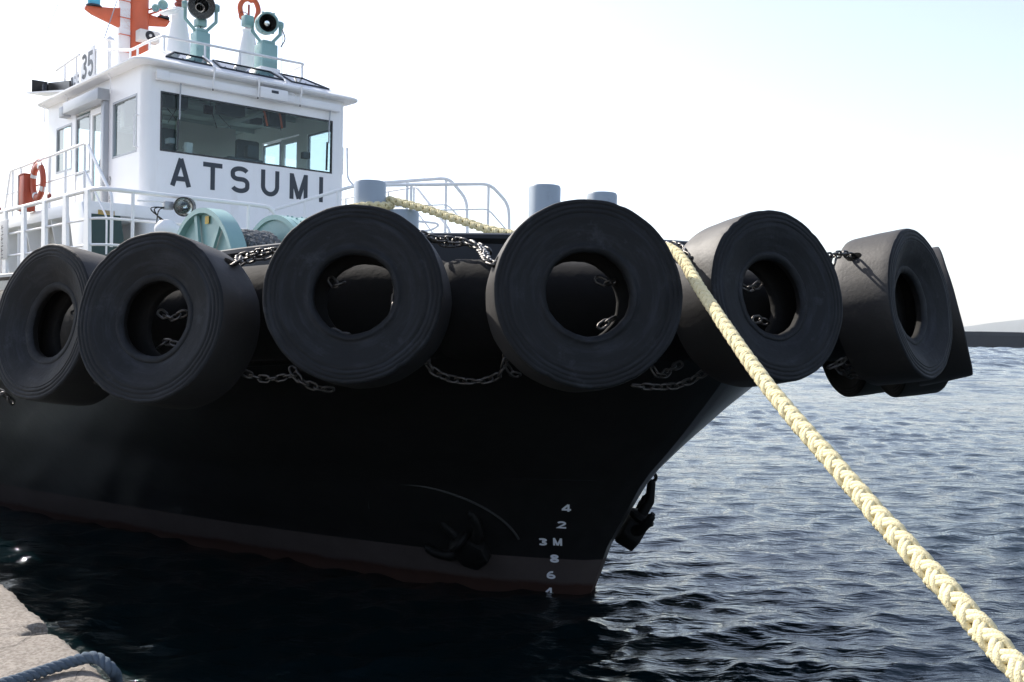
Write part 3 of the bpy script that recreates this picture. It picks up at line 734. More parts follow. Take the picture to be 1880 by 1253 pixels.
    mb.stroke([(-0.03, -0.05), (0.03, 0.05)], 0.012, (-10.07, -YH - 0.0018, 5.62), (1, 0, 0), (0, 0, 1), (0, -0.002, 0))
    for k in range(5):
        z = 5.48 - k * 0.072
        for st in ([(-0.04, 0), (0.04, 0)], [(-0.035, -0.028), (0.03, -0.028)], [(-0.03, -0.05), (-0.03, 0.015)], [(0.025, -0.05), (0.03, 0.0)]):
            if random.random() < 0.8: mb.stroke(st, 0.009, (-10.07, -YH - 0.001 - 0.0004 * random.random(), z), (1, 0, 0), (0, 0, 1), (0, -0.002, 0))
    mb.build('door_notice', 'navy', root)
    # inside: deckhead, beams, consoles, seats, hanging gear
    MB().box((XA + 0.07, -1.93, 7.40), (XF - 0.08, 1.93, 7.46)).build('ceiling', 'interior', root)
    MB().box((XA + 0.07, -1.93, 4.95), (XF - 0.08, 1.93, 5.0)).build('cabin_floor', 'interior_dark', root)
    for x in (-9.5, -10.4, -11.3, -12.2, -13.1): MB().box((x - 0.03, -1.9, 7.30), (x + 0.03, 1.9, 7.398)).build('ceiling_beam', 'interior', root)
    for y in (-0.9, 0.9): MB().box((-13.2, y - 0.06, 7.24), (-9.0, y + 0.06, 7.298)).build('cable_tray', 'interior', root)
    MB().box((-9.15, -1.6, 5.0), (-8.72, 1.0, 6.06)).build('console', 'interior_dark', root, bevel=0.02)
    MB().box((-9.1, -0.35, 6.062), (-8.8, 0.35, 6.14)).build('console_panel', 'interior_dark', root, bevel=0.02)
    for y in (-0.95, 0.75):
        MB().box((-10.3, y - 0.25, 5.9), (-10.18, y + 0.25, 6.75)).build('seat_back', 'interior_dark', root, bevel=0.05)
    for (x, y, w, h) in ((-9.3, -1.15, 0.42, 0.28), (-9.25, -0.1, 0.5, 0.25), (-9.4, 0.9, 0.36, 0.3), (-10.6, -1.45, 0.3, 0.5)):
        MB().box((x - 0.12, y - w / 2, 7.22 - h), (x + 0.10, y + w / 2, 7.22)).build('hanging_monitor', 'interior_dark' if x > -10 else 'beige_white', root, bevel=0.015)
    rg = random.Random(5)
    for k in range(16):                                   # radios, lamps and handsets crowding the deckhead and the dash
        y = rg.uniform(-1.6, 1.6); x = rg.uniform(-10.6, -8.95); w, h, d = rg.uniform(0.08, 0.26), rg.uniform(0.06, 0.24), rg.uniform(0.06, 0.2)
        zt = 7.296 if k % 3 else rg.uniform(6.3, 6.5); z0 = zt - h
        MB().box((x - d / 2, y - w / 2, z0), (x + d / 2, y + w / 2, zt)).build('instrument', rg.choice(('interior_dark', 'black_gloss', 'grey_metal', 'beige_white')), root, bevel=0.008)
    for k in range(6):
        y = rg.uniform(-1.5, 1.5); x = rg.uniform(-10, -9); MB().tube(smooth_path([(x, y, 7.39), (x + 0.05, y + rg.uniform(-.15, .15), 7.1), (x, y + rg.uniform(-.25, .25), 6.8)], 5), 0.008, 5).build('hanging_cable', 'black_gloss', root)
    MB().box((-11.6, -0.15, 6.45), (-11.55, 1.15, 7.2)).build('notice_board', 'beige_white', root, bevel=0.01)
    MB().box((-12.6, -1.3, 5.0), (-12.1, -0.6, 6.9)).build('locker', 'beige_white', root, bevel=0.02)
    MB().box((-12.6, 0.3, 5.0), (-12.1, 0.75, 6.85)).build('cabinet', 'interior', root, bevel=0.02)
    for y0, y1 in ((0.35, 0.55), (0.7, 0.86)):
        MB().tube(smooth_path([(-9.1, y0, 7.38), (-9.0, (y0 + y1) / 2, 7.1), (-9.05, y1, 6.85)], 6), 0.02, 8).build('hose', 'orange', root)
    return root
wheelhouse = build_wheelhouse()

def build_roof():
    # eave plate with rounded rim, bevelled slopes, top plate; three skylights in the front slope
    def ringpts(ox, oy, r, z, xo=0):
        x1, x0, y = XF + ox, XA - 0.15, YH + oy; P = []
        for cx, cy, a0 in ((x1 - r, y - r, 0), (x0 + r, y - r, 90), (x0 + r, -y + r, 180), (x1 - r, -y + r, 270)):
            for k in range(6): a = R(a0 + 90 * k / 5); P.append((cx + r * math.cos(a), cy + r * math.sin(a), z))
        return P
    rings = [ringpts(0.02, 0.02, 0.1, 7.455), ringpts(0.19, 0.19, 0.2, 7.465), ringpts(0.22, 0.22, 0.22, 7.485), ringpts(0.22, 0.22, 0.22, 7.515), ringpts(0.18, 0.19, 0.2, 7.535)]
    t = []
    n = len(rings[0])
    for i, p in enumerate(ringpts(0.10, 0.08, 0.14, 7.57)): t.append(p)
    rings.append(t)
    # top plate: set back more at the front (skylight slope)
    x1, x0, y = XF - 0.62, XA + 0.3, YH - 0.42; P = []
    for cx, cy, a0 in ((x1 - .06, y - .06, 0), (x0 + .06, y - .06, 90), (x0 + .06, -y + .06, 180), (x1 - .06, -y + .06, 270)):
        for k in range(6): a = R(a0 + 90 * k / 5); P.append((cx + .06 * math.cos(a), cy + .06 * math.sin(a), 7.92))
    rings.append(P)
    vs = [q for r_ in rings for q in r_]; fs = [(a * n + k, a * n + (k + 1) % n, (a + 1) * n + (k + 1) % n, (a + 1) * n + k) for a in range(len(rings) - 1) for k in range(n)]
    fs += [tuple(range(n))[::-1], tuple((len(rings) - 1) * n + k for k in range(n))]
    roof = MB().add(vs, fs).build('roof', 'white', tug, angle=25)
    A = Vector((XF + 0.10, 0, 7.57)); B = Vector((XF - 0.62, 0, 7.92)); sl = (B - A); nn = Vector((-sl.z, 0, sl.x)).normalized()
    if nn.z < 0: nn = -nn
    def onslope(y, t, h): return A + sl * t + Vector((0, y, 0)) + nn * h
    for (yb0, yb1, yt0, yt1) in ((-1.60, -0.74, -1.24, -0.68), (-0.60, 0.72, -0.52, 0.66), (0.84, 1.66, 0.82, 1.36)):
        q = [onslope(yb0, 0.24, 0.03), onslope(yb1, 0.24, 0.03), onslope(yt1, 0.92, 0.03), onslope(yt0, 0.92, 0.03)]
        c = sum(q, Vector()) / 4; inn = [p.lerp(c, 0.07) for p in q]
        mb = MB(); vs = q + inn + [p - nn * 0.028 for p in q] + [p - nn * 0.028 for p in inn]; fs = []
        for k in range(4):
            j = (k + 1) % 4; fs += [(k, j, 4 + j, 4 + k), (k, 8 + k, 8 + j, j), (4 + k, 4 + j, 12 + j, 12 + k)]
        mb.add(vs, fs).build('skylight_frame', 'navy', roof, smooth=False)
        MB().prism([p - nn * 0.015 for p in inn], -nn * 0.006).build('skylight_pane', 'skylight_glass', roof, smooth=False)
        L = int((q[1] - q[0]).length / 0.2)
        for k in range(L):
            p = q[0].lerp(q[1], (k + 0.5) / L) + sl * 0.045 + nn * 0.001
            MB().lathe([(0, 0.012), (0.012, 0.01), (0.014, 0)], 8, p, nn).build('bolt', 'navy', roof)
    for y in (-0.66, 0.76):
        MB().tube([onslope(y, 1.02, 0.03), onslope(y - 0.02, 0.55, 0.02), onslope(y - 0.10, 0.05, 0.015)], 0.022, 8).build('gutter_bar', 'white_rail', roof)
    return roof
roof = build_roof()

def railing(name, top, posts, mids=(), r=0.024, rp=0.020, parent=tug, flat=False):
    """top: points of the handrail; posts: (x, y, z_top, z_bottom); mids: lists of points"""
    o = MB().tube(top, r, 10).build(name, 'white_rail', parent, angle=60)
    for (x, y, zt, zb) in posts:
        if flat: mb = MB().box((x - 0.035, y - 0.008, zb), (x + 0.035, y + 0.008, zt))
        else: mb = MB().tube([(x, y, zb), (x, y, zt)], rp, 8)
        mb.build('stanchion', 'white_rail', o)
    for mline in mids: MB().tube(mline, r * 0.62, 8).build('mid_rail', 'white_rail', o)
    return o

def rounded(pts, rad=0.12, n=5):
    P = [Vector(p) for p in pts]; out = [P[0]]
    for a, b, c in zip(P, P[1:], P[2:]):
        d1 = (a - b); d2 = (c - b); k = min(rad, d1.length * 0.45, d2.length * 0.45)
        s, e = b + d1.normalized() * k, b + d2.normalized() * k
        for i in range(n + 1):
            t = i / n; out.append(s * (1 - t) ** 2 + b * 2 * t * (1 - t) + e * t * t)
    out.append(P[-1]); return out

# roof rail
railing('roof_railing', rounded([(-12.0, -1.62, 8.39), (-10.3, -1.6, 8.05), (-8.95, -1.58, 8.03), (-9.2, -1.42, 8.16), (-9.2, 1.42, 8.20), (-9.9, 1.45, 8.16), (-11.4, 1.5, 8.2)][3:], 0.1),
        [(-9.2, -1.40, 8.15, 7.90), (-9.2, -0.64, 8.17, 7.90), (-9.2, 0.05, 8.18, 7.90), (-9.2, 1.36, 8.2, 7.90), (-10.4, 1.47, 8.17, 7.90), (-11.3, 1.5, 8.19, 7.90)])
railing('roof_railing', rounded([(-9.2, -1.43, 8.155), (-9.45, -1.55, 8.10), (-10.25, -1.6, 8.07), (-11.9, -1.62, 8.40), (-12.1, -1.62, 8.42)], 0.15),
        [(-9.45, -1.56, 8.09, 7.86), (-9.95, -1.58, 8.07, 7.86), (-10.25, -1.6, 8.07, 7.86), (-11.95, -1.62, 8.40, 7.86)], flat=True)
railing('roof_railing', [(-12.6, -1.72, 8.42), (-14.0, -1.72, 8.35)], [(-12.75, -1.72, 8.41, 7.6), (-13.45, -1.72, 8.38, 7.6)])

def build_number_board():
    b = MB().box((-12.72, -1.655, 7.84), (-11.95, -1.635, 8.50)).build('number_board', 'white', tug, bevel=0.004)
    letter('3', (-12.66, -1.655, 7.92), (1, 0, 0), (0, 0, 1), (0, -1, 0), 0.30, 0.50, 0.085, 0.003, 'board_digit', 'navy', b)
    letter('5', (-12.30, -1.655, 7.92), (1, 0, 0), (0, 0, 1), (0, -1, 0), 0.30, 0.50, 0.085, 0.003, 'board_digit', 'navy', b)
    for x in (-12.6, -12.1): MB().beam((x, -1.60, 7.6), (x, -1.60, 8.45), 0.04, 0.04).build('board_post', 'white_rail', b)
    b2 = MB().box((-13.30, -1.655, 7.78), (-12.80, -1.635, 8.14)).build('stripe_board', 'white', tug, bevel=0.004)
    for z0, z1 in ((7.82, 7.94), (8.02, 8.07)):
        MB().box((-13.05, -1.662, z0), (-12.82, -1.6555, z1)).build('stripe', 'navy', b2)
    MB().box((-13.28, -1.662, 7.82), (-13.18, -1.6555, 8.08)).build('stripe', 'navy', b2)
build_number_board()
def build_side_light():
    P = [(-14.35, -1.9, 7.88), (-14.35, -1.9, 8.14), (-13.0, -1.9, 7.96), (-12.98, -1.9, 7.75)]
    s = MB().prism([(x, -1.78, z) for x, y, z in P], (0, 0.03, 0)).build('side_light_screen', 'black_paint', tug)
    MB().box((-14.37, -2.1, 7.88), (-14.33, -1.79, 8.15)).build('screen_end', 'black_paint', s)
    MB().prism([(-14.35, -2.2, 7.84), (-13.0, -1.9, 7.72), (-13.0, -1.79, 7.72), (-14.35, -1.79, 7.84)], (0, 0, 0.03)).build('screen_floor', 'white', s)
    MB().lathe([(0.0, 0.17), (0.05, 0.17), (0.06, 0.13), (0.06, 0.02), (0.07, 0), (0, 0)], 16, (-14.05, -1.92, 7.87)).build('side_lamp', 'black_gloss', s)
build_side_light()

def searchlight(y, zt, big):
    """pedestal box, forked yoke, lamp drum facing the quay; big = the near one with the dark face"""
    x = -9.6
    pw = 0.135 if big else 0.165
    root = MB().box((x - pw, y - pw, 7.92), (x + pw, y + pw, zt)).build('searchlight', 'teal', tug, bevel=0.012)
    MB().box((x - pw * 0.8, y - pw * 0.8, zt + 0.001), (x + pw * 0.8, y + pw * 0.8, zt + 0.07)).build('turntable', 'teal', root, bevel=0.015)
    yc = zt + (0.50 if big else 0.42); hw = 0.275 if big else 0.265
    ax = Vector((0.86, -0.32, -0.18)).normalized(); sx = Vector((0, 0, 1)).cross(ax).normalized()
    o = Vector((x, y, 0))
    for s in (-1, 1):
        pts = [o + sx * (s * 0.10) + Vector((0, 0, zt + 0.05)), o + sx * (s * hw) + Vector((0, 0, zt + 0.24)), o + sx * (s * hw) + Vector((0, 0, yc + 0.06))]
        mb = MB()
        for a, b in zip(pts, pts[1:]): mb.beam(a, b + (b - a).normalized() * 0.015, 0.06, 0.05, up=ax)
        mb.build('yoke_arm', 'teal', root, bevel=0.006)
        MB().lathe([(0, 0.03), (0.06, 0.03), (0.07, 0), (0.07, -0.05)], 14, o + sx * (s * (hw + 0.03)) + Vector((0, 0, yc)), sx * s).build('pivot_cap', 'teal', root)
    c = o + Vector((0, 0, yc)); rd = 0.215 if big else 0.20
    if big:
        prof = [(rd * 0.60, 0.17), (rd * 0.98, 0.22), (rd * 1.07, 0.20), (rd * 1.09, 0.12), (rd, 0.08), (rd, -0.18), (rd * 0.8, -0.27), (rd * 0.3, -0.31), (0, -0.31)]
        MB().lathe([(0.001, -0.17), (rd * 0.3, -0.15), (rd * 0.7, -0.02), (rd * 0.95, 0.16)], 32, c, ax).build('reflector', 'reflector', root)
        MB().lathe([(rd * 0.58, 0.175), (rd * 0.62, 0.225), (rd * 1.1, 0.235), (rd * 1.14, 0.19), (rd * 1.14, 0.05), (rd * 1.02, 0.04)], 36, c, ax).build('lamp_hood', 'black_gloss', root)
        prof = prof[3:]
    else:
        prof = [(rd * 0.82, 0.20), (rd * 0.86, 0.26), (rd * 1.02, 0.26), (rd * 1.05, 0.2), (rd, 0.17), (rd, -0.22), (rd * 0.9, -0.30), (rd * 0.3, -0.33), (0, -0.33)]
        MB().lathe([(0.001, -0.10), (rd * 0.3, -0.07), (rd * 0.62, 0.06), (rd * 0.83, 0.20)], 32, c, ax).build('reflector', 'black_gloss', root)
        MB().lathe([(0.001, 0.10), (rd * 0.25, 0.09), (rd * 0.4, 0.02), (rd * 0.42, -0.05)], 20, c, ax).build('bulb_mirror', 'reflector', root)
        for k in range(6):
            a = 2 * PI * k / 6; y_ = ax.cross(sx)
            p = c + (sx * math.cos(a) + y_ * math.sin(a)) * rd * 1.05 + ax * 0.22
            MB().lathe([(0, 0.03), (0.02, 0.03), (0.02, -0.03), (0, -0.03)], 8, p, ax).build('lens_clip', 'teal', root)
        MB().lathe([(rd * 1.02, -0.02), (rd * 1.05, -0.015), (rd * 1.05, 0.015), (rd * 1.02, 0.02)], 32, c, ax).build('drum_band', 'teal', root)
        MB().box(tuple(c + sx * -hw * 1.35 - Vector((0.09, 0.09, 0.10))), tuple(c + sx * -hw * 1.35 + Vector((0.09, 0.09, 0.10)))).build('motor_box', 'teal', root, bevel=0.012)
    MB().lathe(prof, 36, c, ax).build('lamp_drum', 'teal', root)
    MB().lathe([(0.0, 0.172), (rd * 0.86, 0.168)], 32, c, ax).build('lamp_lens', 'lens_glass', root)
    if not big: MB().tube(smooth_path([c + sx * 0.29 + Vector((0, 0, -0.05)), c + sx * 0.36 + Vector((0, 0, -0.25)), c + sx * 0.28 + Vector((0, 0, -0.42))], 5), 0.012, 6).build('cable', 'black_gloss', root)
    else:
        MB().tube([c + Vector((0, 0, -0.30)), o + Vector((0, 0, zt + 0.06))], 0.016, 8).build('drive_rod', 'steel', root)
        MB().box(tuple(c + Vector((-0.10, -0.09, -0.38))), tuple(c + Vector((0.08, 0.09, -0.24)))).build('motor_box', 'teal', root, bevel=0.01)
    return root
searchlight(-0.55, 8.47, True)
s2 = searchlight(0.79, 8.52, False)
MB().box((-9.78, 0.57, 7.925), (-9.38, 0.99, 8.05)).build('plinth', 'white', s2, bevel=0.01)

def monitor_column(y, zt):
    x = -10.5
    c = MB().lathe([(0.29, 7.9), (0.27, 8.15), (0.115, zt - 0.04), (0.13, zt - 0.03), (0.13, zt), (0, zt)], 24, (x, y, 0)).build('fire_monitor', 'white', tug)
    MB().lathe([(0.06, zt + 0.001), (0.06, zt + 0.06), (0.09, zt + 0.06), (0.09, zt + 0.10), (0.055, zt + 0.10), (0.055, zt + 0.2), (0, zt + 0.2)], 16, (x, y, 0)).build('swivel_flange', 'red_valve', c)
    for s in (-1, 1):     # looping water pipe either side, joined at the nozzle
        P = smooth_path([(x, y + s * 0.02, zt + 0.18), (x, y + s * 0.14, zt + 0.24), (x + 0.02, y + s * 0.20, zt + 0.42), (x + 0.05, y + s * 0.14, zt + 0.56), (x + 0.12, y + s * 0.02, zt + 0.60)], 6)
        MB().tube(P, 0.052, 12).build('water_pipe', 'orange', c)
    MB().lathe([(0.06, 0), (0.075, 0.05), (0.05, 0.6), (0.07, 0.62), (0.07, 0.72), (0.045, 0.72)], 16, (x + 0.05, y, zt + 0.58), (1, 0.1, 0.45)).build('nozzle', 'orange', c)
    MB().lathe([(0.085, -0.012), (0.1, 0), (0.085, 0.012)], 18, (x + 0.1, y - 0.16, zt + 0.22), (1, -0.4, 0.1), closed=True).build('hand_wheel', 'red_valve', c)
    MB().beam((x, y, zt + 0.2), (x + 0.04, y - 0.02, zt + 0.5), 0.03, 0.04).build('gear_bar', 'red_valve', c)
    return c
c1 = monitor_column(-0.58, 9.12)
MB().lathe([(0.13, 0), (0.2, 0.06), (0.2, 0.09), (0.13, 0.08)], 20, (-10.5, -0.74, 8.98), (0.2, -0.5, 1)).build('drip_tray', 'white', c1)
monitor_column(0.87, 9.02)

def build_mast():
    x = -13.5; m_ = MB().lathe([(0.20, 7.7), (0.20, 9.4), (0.185, 12.6), (0, 12.6)], 24, (x, -0.18, 0)).build('mast', 'orange', tug)
    MB().box((x - 0.06, -0.62, 7.7), (x + 0.06, -0.385, 12.4)).build('cable_trunk', 'white', m_, bevel=0.01)
    for k in range(9):
        z = 8.5 + 0.36 * k; MB().tube([(x + 0.07, -0.64, z), (x + 0.13, -0.64, z), (x + 0.13, -0.40, z), (x + 0.07, -0.40, z)], 0.012, 6).build('rung', 'orange', m_)
    # yard to starboard: tapered bracket carrying a cyan lamp
    arm = MB().prism([(x - 0.06, -0.36, 9.85), (x - 0.06, -0.75, 9.76), (x - 0.06, -1.32, 9.68), (x - 0.06, -1.32, 9.62), (x - 0.06, -1.18, 9.54), (x - 0.06, -0.60, 9.38), (x - 0.06, -0.36, 9.34)], (0.12, 0, 0)).build('yard_arm', 'orange', m_, bevel=0.01)
    MB().lathe([(0.16, 0), (0.16, 0.03), (0, 0.03)], 20, (x, -1.14, 9.70)).build('lamp_base', 'navy', m_)
    MB().lathe([(0.12, 0), (0.13, 0.06), (0.13, 0.22), (0.11, 0.26), (0, 0.27)], 20, (x, -1.14, 9.732)).build('signal_lamp', 'lamp_cyan', m_)
    MB().prism([(x - 0.05, 0.0, 9.80), (x - 0.05, 0.50, 9.76), (x - 0.05, 0.42, 9.62), (x - 0.05, 0.0, 9.55)], (0.10, 0, 0)).build('lamp_bracket', 'orange', m_, bevel=0.008)
    MB().lathe([(0.12, 0), (0.13, 0.04), (0.1, 0.05), (0, 0.05)], 20, (x + 0.05, 0.34, 9.762)).build('lamp_base', 'navy', m_)
    MB().lathe([(0.10, 0), (0.09, 0.05), (0.10, 0.17), (0.10, 0.19), (0, 0.2)], 20, (x + 0.05, 0.34, 9.813)).build('signal_lamp', 'lamp_red', m_)
    # loudspeaker, camera and white cylinder unit
    sp = MB().box((x + 0.26, -0.36, 9.08), (x + 0.52, 0.08, 9.32)).build('loudspeaker', 'beige_white', m_, bevel=0.02)
    MB().lathe([(0.0, 0.006), (0.10, 0.006), (0.104, 0.0)], 24, (x + 0.523, -0.14, 9.20), (1, 0, 0)).build('speaker_horn', 'black_gloss', m_)
    MB().lathe([(0.0, 0.03), (0.028, 0.025), (0.032, 0.0)], 16, (x + 0.53, -0.14, 9.20), (1, 0, 0)).build('speaker_plug', 'beige_white', m_)
    MB().beam((x + 0.1, -0.14, 9.2), (x + 0.28, -0.14, 9.2), 0.06, 0.06).build('speaker_bracket', 'orange', m_)
    MB().lathe([(0.0, 0.40), (0.02, 0.40), (0.025, 0.36), (0.12, 0.34), (0.125, 0.30), (0.125, 0.02), (0.10, 0), (0, 0)], 20, (x + 0.9, 0.28, 9.22)).build('antenna_drum', 'white', m_)
    MB().tube([(x + 0.9, 0.28, 7.9), (x + 0.9, 0.28, 9.22)], 0.035, 10).build('antenna_pole', 'white_rail', m_)
    MB().tube([(x + 0.9, 0.28, 9.62), (x + 0.9, 0.28, 11.2)], 0.014, 6).build('whip_antenna', 'white_rail', m_)
    for dz, rr in ((9.93, 0.105), (9.83, 0.08)):
        MB().lathe([(0.0, 0.05), (rr * 0.4, 0.045), (rr * 0.8, 0.09), (rr, 0.1), (rr, 0.06), (rr * 0.5, -0.08), (0, -0.1)], 18, (x + 0.4, 0.16 - (0.16 if rr < 0.1 else 0), dz), (1, -0.2, 0)).build('horn', 'teal', m_)
        MB().beam((x + 0.1, 0.0, dz - 0.05), (x + 0.38, 0.1, dz - 0.02), 0.03, 0.03).build('horn_bracket', 'orange', m_)
    MB().box((x + 0.3, 0.0, 8.2), (x + 0.5, 0.5, 8.35)).build('junction_box', 'orange', m_, bevel=0.01)
    MB().box((x + 2.2, -0.36, 8.36), (x + 2.4, -0.16, 8.56)).build('sensor_box', 'beige_white', m_, bevel=0.01)
    MB().tube([(x + 2.3, -0.26, 7.9), (x + 2.3, -0.26, 8.37)], 0.02, 8).build('sensor_pole', 'white_rail', m_)
    # stays
    MB().tube([bplane(190, 75, 0, -12.4), bplane(222, -20, 0, -13.5)], 0.010, 5).build('stay_wire', 'grey_metal', m_)
    MB().tube([(-18.94, -1.5, 7.2), (-18.94, -1.5, 7.37), (-14.53, -1.5, 10.01), (-13.6, -0.9, 11.5)], 0.007, 5).build('stay_wire', 'grey_metal', m_)
    return m_
mast = build_mast()
def whip(x, y, z0, z1, r=0.008):
    w_ = MB().lathe([(0.0, 0.0), (0.03, 0.0), (0.03, 0.14), (0.0, 0.14)], 10, (x, y, z0)).build('whip_antenna', 'white_rail', tug)
    MB().tube([(x, y, z0 + 0.14), (x, y, z1)], r, 5).build('antenna_rod', 'white_rail', w_)
whip(-13.3, -1.6, 7.9, 9.6); whip(-9.9, 1.3, 7.9, 9.0); whip(-13.6, -1.65, 7.9, 8.5, 0.012)
cap = MB().lathe([(0.04, 7.9), (0.04, 8.55), (0.11, 8.57), (0.08, 8.62), (0.02, 8.65), (0, 8.72)], 14, (-11.7, -1.45, 0)).build('weather_mast', 'white_rail', tug)

# ------------------------------------------------------------------ bridge wing, deckhouse, rails (starboard and mirrored to port)
def build_decks():
    for s in (-1, 1):
        y0, y1 = sorted((s * (YH + 0.005), s * 3.2))
        wing = MB().box((-13.4, y0, 4.78), (-7.85, y1, 4.98)).build('bridge_wing', 'white', tug, bevel=0.01)
        y = s * 3.17; xs = (-12.0, -11.2, -10.4, -9.6, -8.8, -7.92)
        railing('wing_railing', rounded([(-12.25, y, 4.98), (-11.85, y, 5.84), (-7.85, y, 5.87), (-6.75, y, 4.95), (-6.75, y, 4.2)], 0.1),
                [(x, y, 5.85, 4.975) for x in xs[1:]] + [(-11.7, y, 5.84, 4.975)],
                [[(-12.05, y, 5.42), (-7.9, y, 5.44)], rounded([(-7.9, y, 5.44), (-6.95, y, 4.65), (-6.95, y, 4.1)], 0.1)], flat=False)
        # deckhouse wall below the wing with pilasters, set back
        ya, yb = sorted((s * 2.75, s * 2.65))
        MB().box((-16, ya, 2.35), (-8.6, yb, 4.78)).build('deckhouse_wall', 'beige_white', tug)
        for x in (-13, -11.6, -10.2):
            MB().tube([(x, s * 3.05, 2.3), (x, s * 3.05, 4.78)], 0.06, 10).build('pillar', 'white', tug)
        for x in (-12.4, -10.9, -9.5, -8.2):
            MB().prism([(x, s * 2.76, 4.775), (x, s * 3.18, 4.775), (x, s * 2.95, 3.6), (x, s * 2.76, 3.0)], (0.03, 0, 0)).build('wing_bracket', 'white', tug)
        # raking corner plate at the front of the wing
        MB().prism([(-7.86, s * 2.66, 4.96), (-7.86, s * 3.19, 4.96), (-7.86, s * 3.19, 2.5), (-7.86, s * 2.25, 2.5)], (-0.03, 0, 0)).build('stair_side', 'dark_green' if s < 0 else 'white', tug)
        MB().prism([(-8.5, s * 3.195, 4.95), (-7.87, s * 3.195, 4.95), (-6.75, s * 3.195, 2.5), (-7.6, s * 3.195, 2.5)], (0, s * 0.03, 0)).build('raking_plate', 'white', tug, bevel=0.005)
    # front block under the wheelhouse and raised fore platform
    MB().box((-13.5, -2.64, 2.3), (-8.62, 2.64, 3.9)).build('deckhouse_block', 'white', tug)
    MB().box((-8.60, -2.05, 2.3), (-5.2, 2.05, 3.55)).build('fore_platform', 'white', tug, bevel=0.02)
    # yellow label on the dark green panel
    p = bplane(193, 383, 0, -7.6); MB().box((-7.855, p.y - 0.02, 4.78), (-7.85, p.y + 0.24, 4.85)).build('yellow_label', 'yellow_label', tug)
    # starboard bulwark rail on tapered plates, turning across in front of the wheelhouse
    zt = 4.82; y = -4.0; xc = -4.96
    top = rounded([(-14, y, zt), (xc, y, zt), (xc, -1.8, zt - 0.01), (xc, -1.55, zt - 0.02), (xc + 0.06, -1.46, 4.62)], 0.28, 8)
    o = MB().tube(top, 0.03, 10).build('fore_railing', 'white_rail', tug, angle=60)
    for x in (-12.6, -11.2, -9.9, -8.95, -8.0, -7.02, -6.12, -5.27):
        MB().prism([(x - 0.06, y, zt - 0.01), (x + 0.06, y, zt - 0.01), (x + 0.13, y, 3.55), (x - 0.09, y, 3.55)], (0, -0.045, 0)).build('tapered_plate', 'white_rail', o)
    for x in (-6.9, -9.4): MB().lathe([(0.028, 0), (0.03, 0.06), (0, 0.09)], 10, (x, y, zt + 0.02)).build('red_cap', 'red_valve', o)
    for yy in (-3.55, -2.7, -1.9): MB().tube([(xc, yy, 3.4), (xc, yy, zt)], 0.024, 8).build('stanchion', 'white_rail', o)
    for dz in (0.38, 0.72):
        MB().tube(rounded([(-14, y - 0.01, zt - dz), (xc, y - 0.01, zt - dz), (xc, -1.9, zt - dz)], 0.28, 8), 0.017, 8).build('mid_rail', 'white_rail', o)
    # notice plate hung on the rail at far left
    nb = MB().box((-9.75, -4.06, 4.05), (-8.72, -4.04, 4.66)).build('notice_plate', 'beige_white', tug, bevel=0.004)
    mb = MB()
    for k in range(3):
        for st in ([(0, 0), (0.11, 0.01)], [(0.02, -0.05), (0.1, -0.06)], [(0.05, 0.05), (0.05, -0.12)], [(0.0, -0.11), (0.12, -0.1)], [(0.01, 0.04), (0.03, -0.02)]):
            mb.stroke(st, 0.013, (-9.04, -4.061 - 0.0004 * random.random(), 4.54 - 0.18 * k), (1, 0, 0), (0, 0, 1), (0, -0.002, 0))
    mb.stroke(arc(0, 0, 0.10, 0.16, 0, 360, 20), 0.02, (-9.4, -4.061, 4.38), (1, 0, 0), (0, 0, 1), (0, -0.002, 0))
    mb.build('notice_text', 'navy', nb)
    # port side handrails seen to the right of the wheelhouse
    def pl(u, v, a=(-6.5, -0.75), b=(-4.63, 2.4)):
        A_, B_ = Vector((*a, 0)), Vector((*b, 0)); n_ = Vector((B_.y - A_.y, -(B_.x - A_.x), 0)); o_ = w2b((0, 0, EYE)); d = ray(u, v); db = Vector((d.dot(BX), d.dot(BY), d.z))
        return o_ + db * ((A_ - o_).dot(n_) / db.dot(n_))
    P = [pl(*q) for q in ((493, 388), (650, 341), (707, 357), (742, 347), (905, 338), (934, 376), (935, 440))]
    P[2] = pl(700, 344) ; P = [P[0], P[1], pl(735, 347), P[4], P[5], P[6]]
    rB = MB().tube(rounded([pl(493, 388), pl(652, 341), pl(900, 338), pl(934, 376), pl(935, 440)], 0.16), 0.028, 10).build('port_railing', 'white_rail', tug, angle=60)
    for u, v in ((755, 341), (897, 338), (620, 352), (560, 369)): MB().tube([pl(u, v), Vector((pl(u, v).x, pl(u, v).y, 3.4))], 0.024, 8).build('stanchion', 'white_rail', rB)
    MB().tube(rounded([pl(700, 389), pl(896, 384), pl(932, 425)], 0.1), 0.014, 8).build('mid_rail', 'white_rail', rB)
    q = dict(a=(-9.0, 3.0), b=(-5.6, 3.3))
    q = dict(a=(-7.2, 1.2), b=(-5.4, 3.9))
    rA = MB().tube(rounded([pl(640, 318, **q), pl(652, 332, **q), pl(705, 336, **q), pl(824, 327, **q), pl(857, 367, **q), pl(858, 440, **q)][2:], 0.16), 0.03, 10).build('port_railing', 'white_rail', tug, angle=60)
    for u, v in ((748, 333), (819, 328)): MB().tube([pl(u, v, **q), Vector((pl(u, v, **q).x, pl(u, v, **q).y, 3.4))], 0.026, 8).build('stanchion', 'white_rail', rA)
    MB().tube(rounded([pl(705, 380, **q), pl(822, 376, **q), pl(855, 412, **q)], 0.1), 0.014, 8).build('mid_rail', 'white_rail', rA)
    MB().tube(rounded([pl(740, 404, **q), pl(800, 410, **q), pl(806, 414, **q), pl(790, 424, **q), pl(740, 424, **q)], 0.1), 0.022, 8).build('grab_loop', 'white_rail', rA)
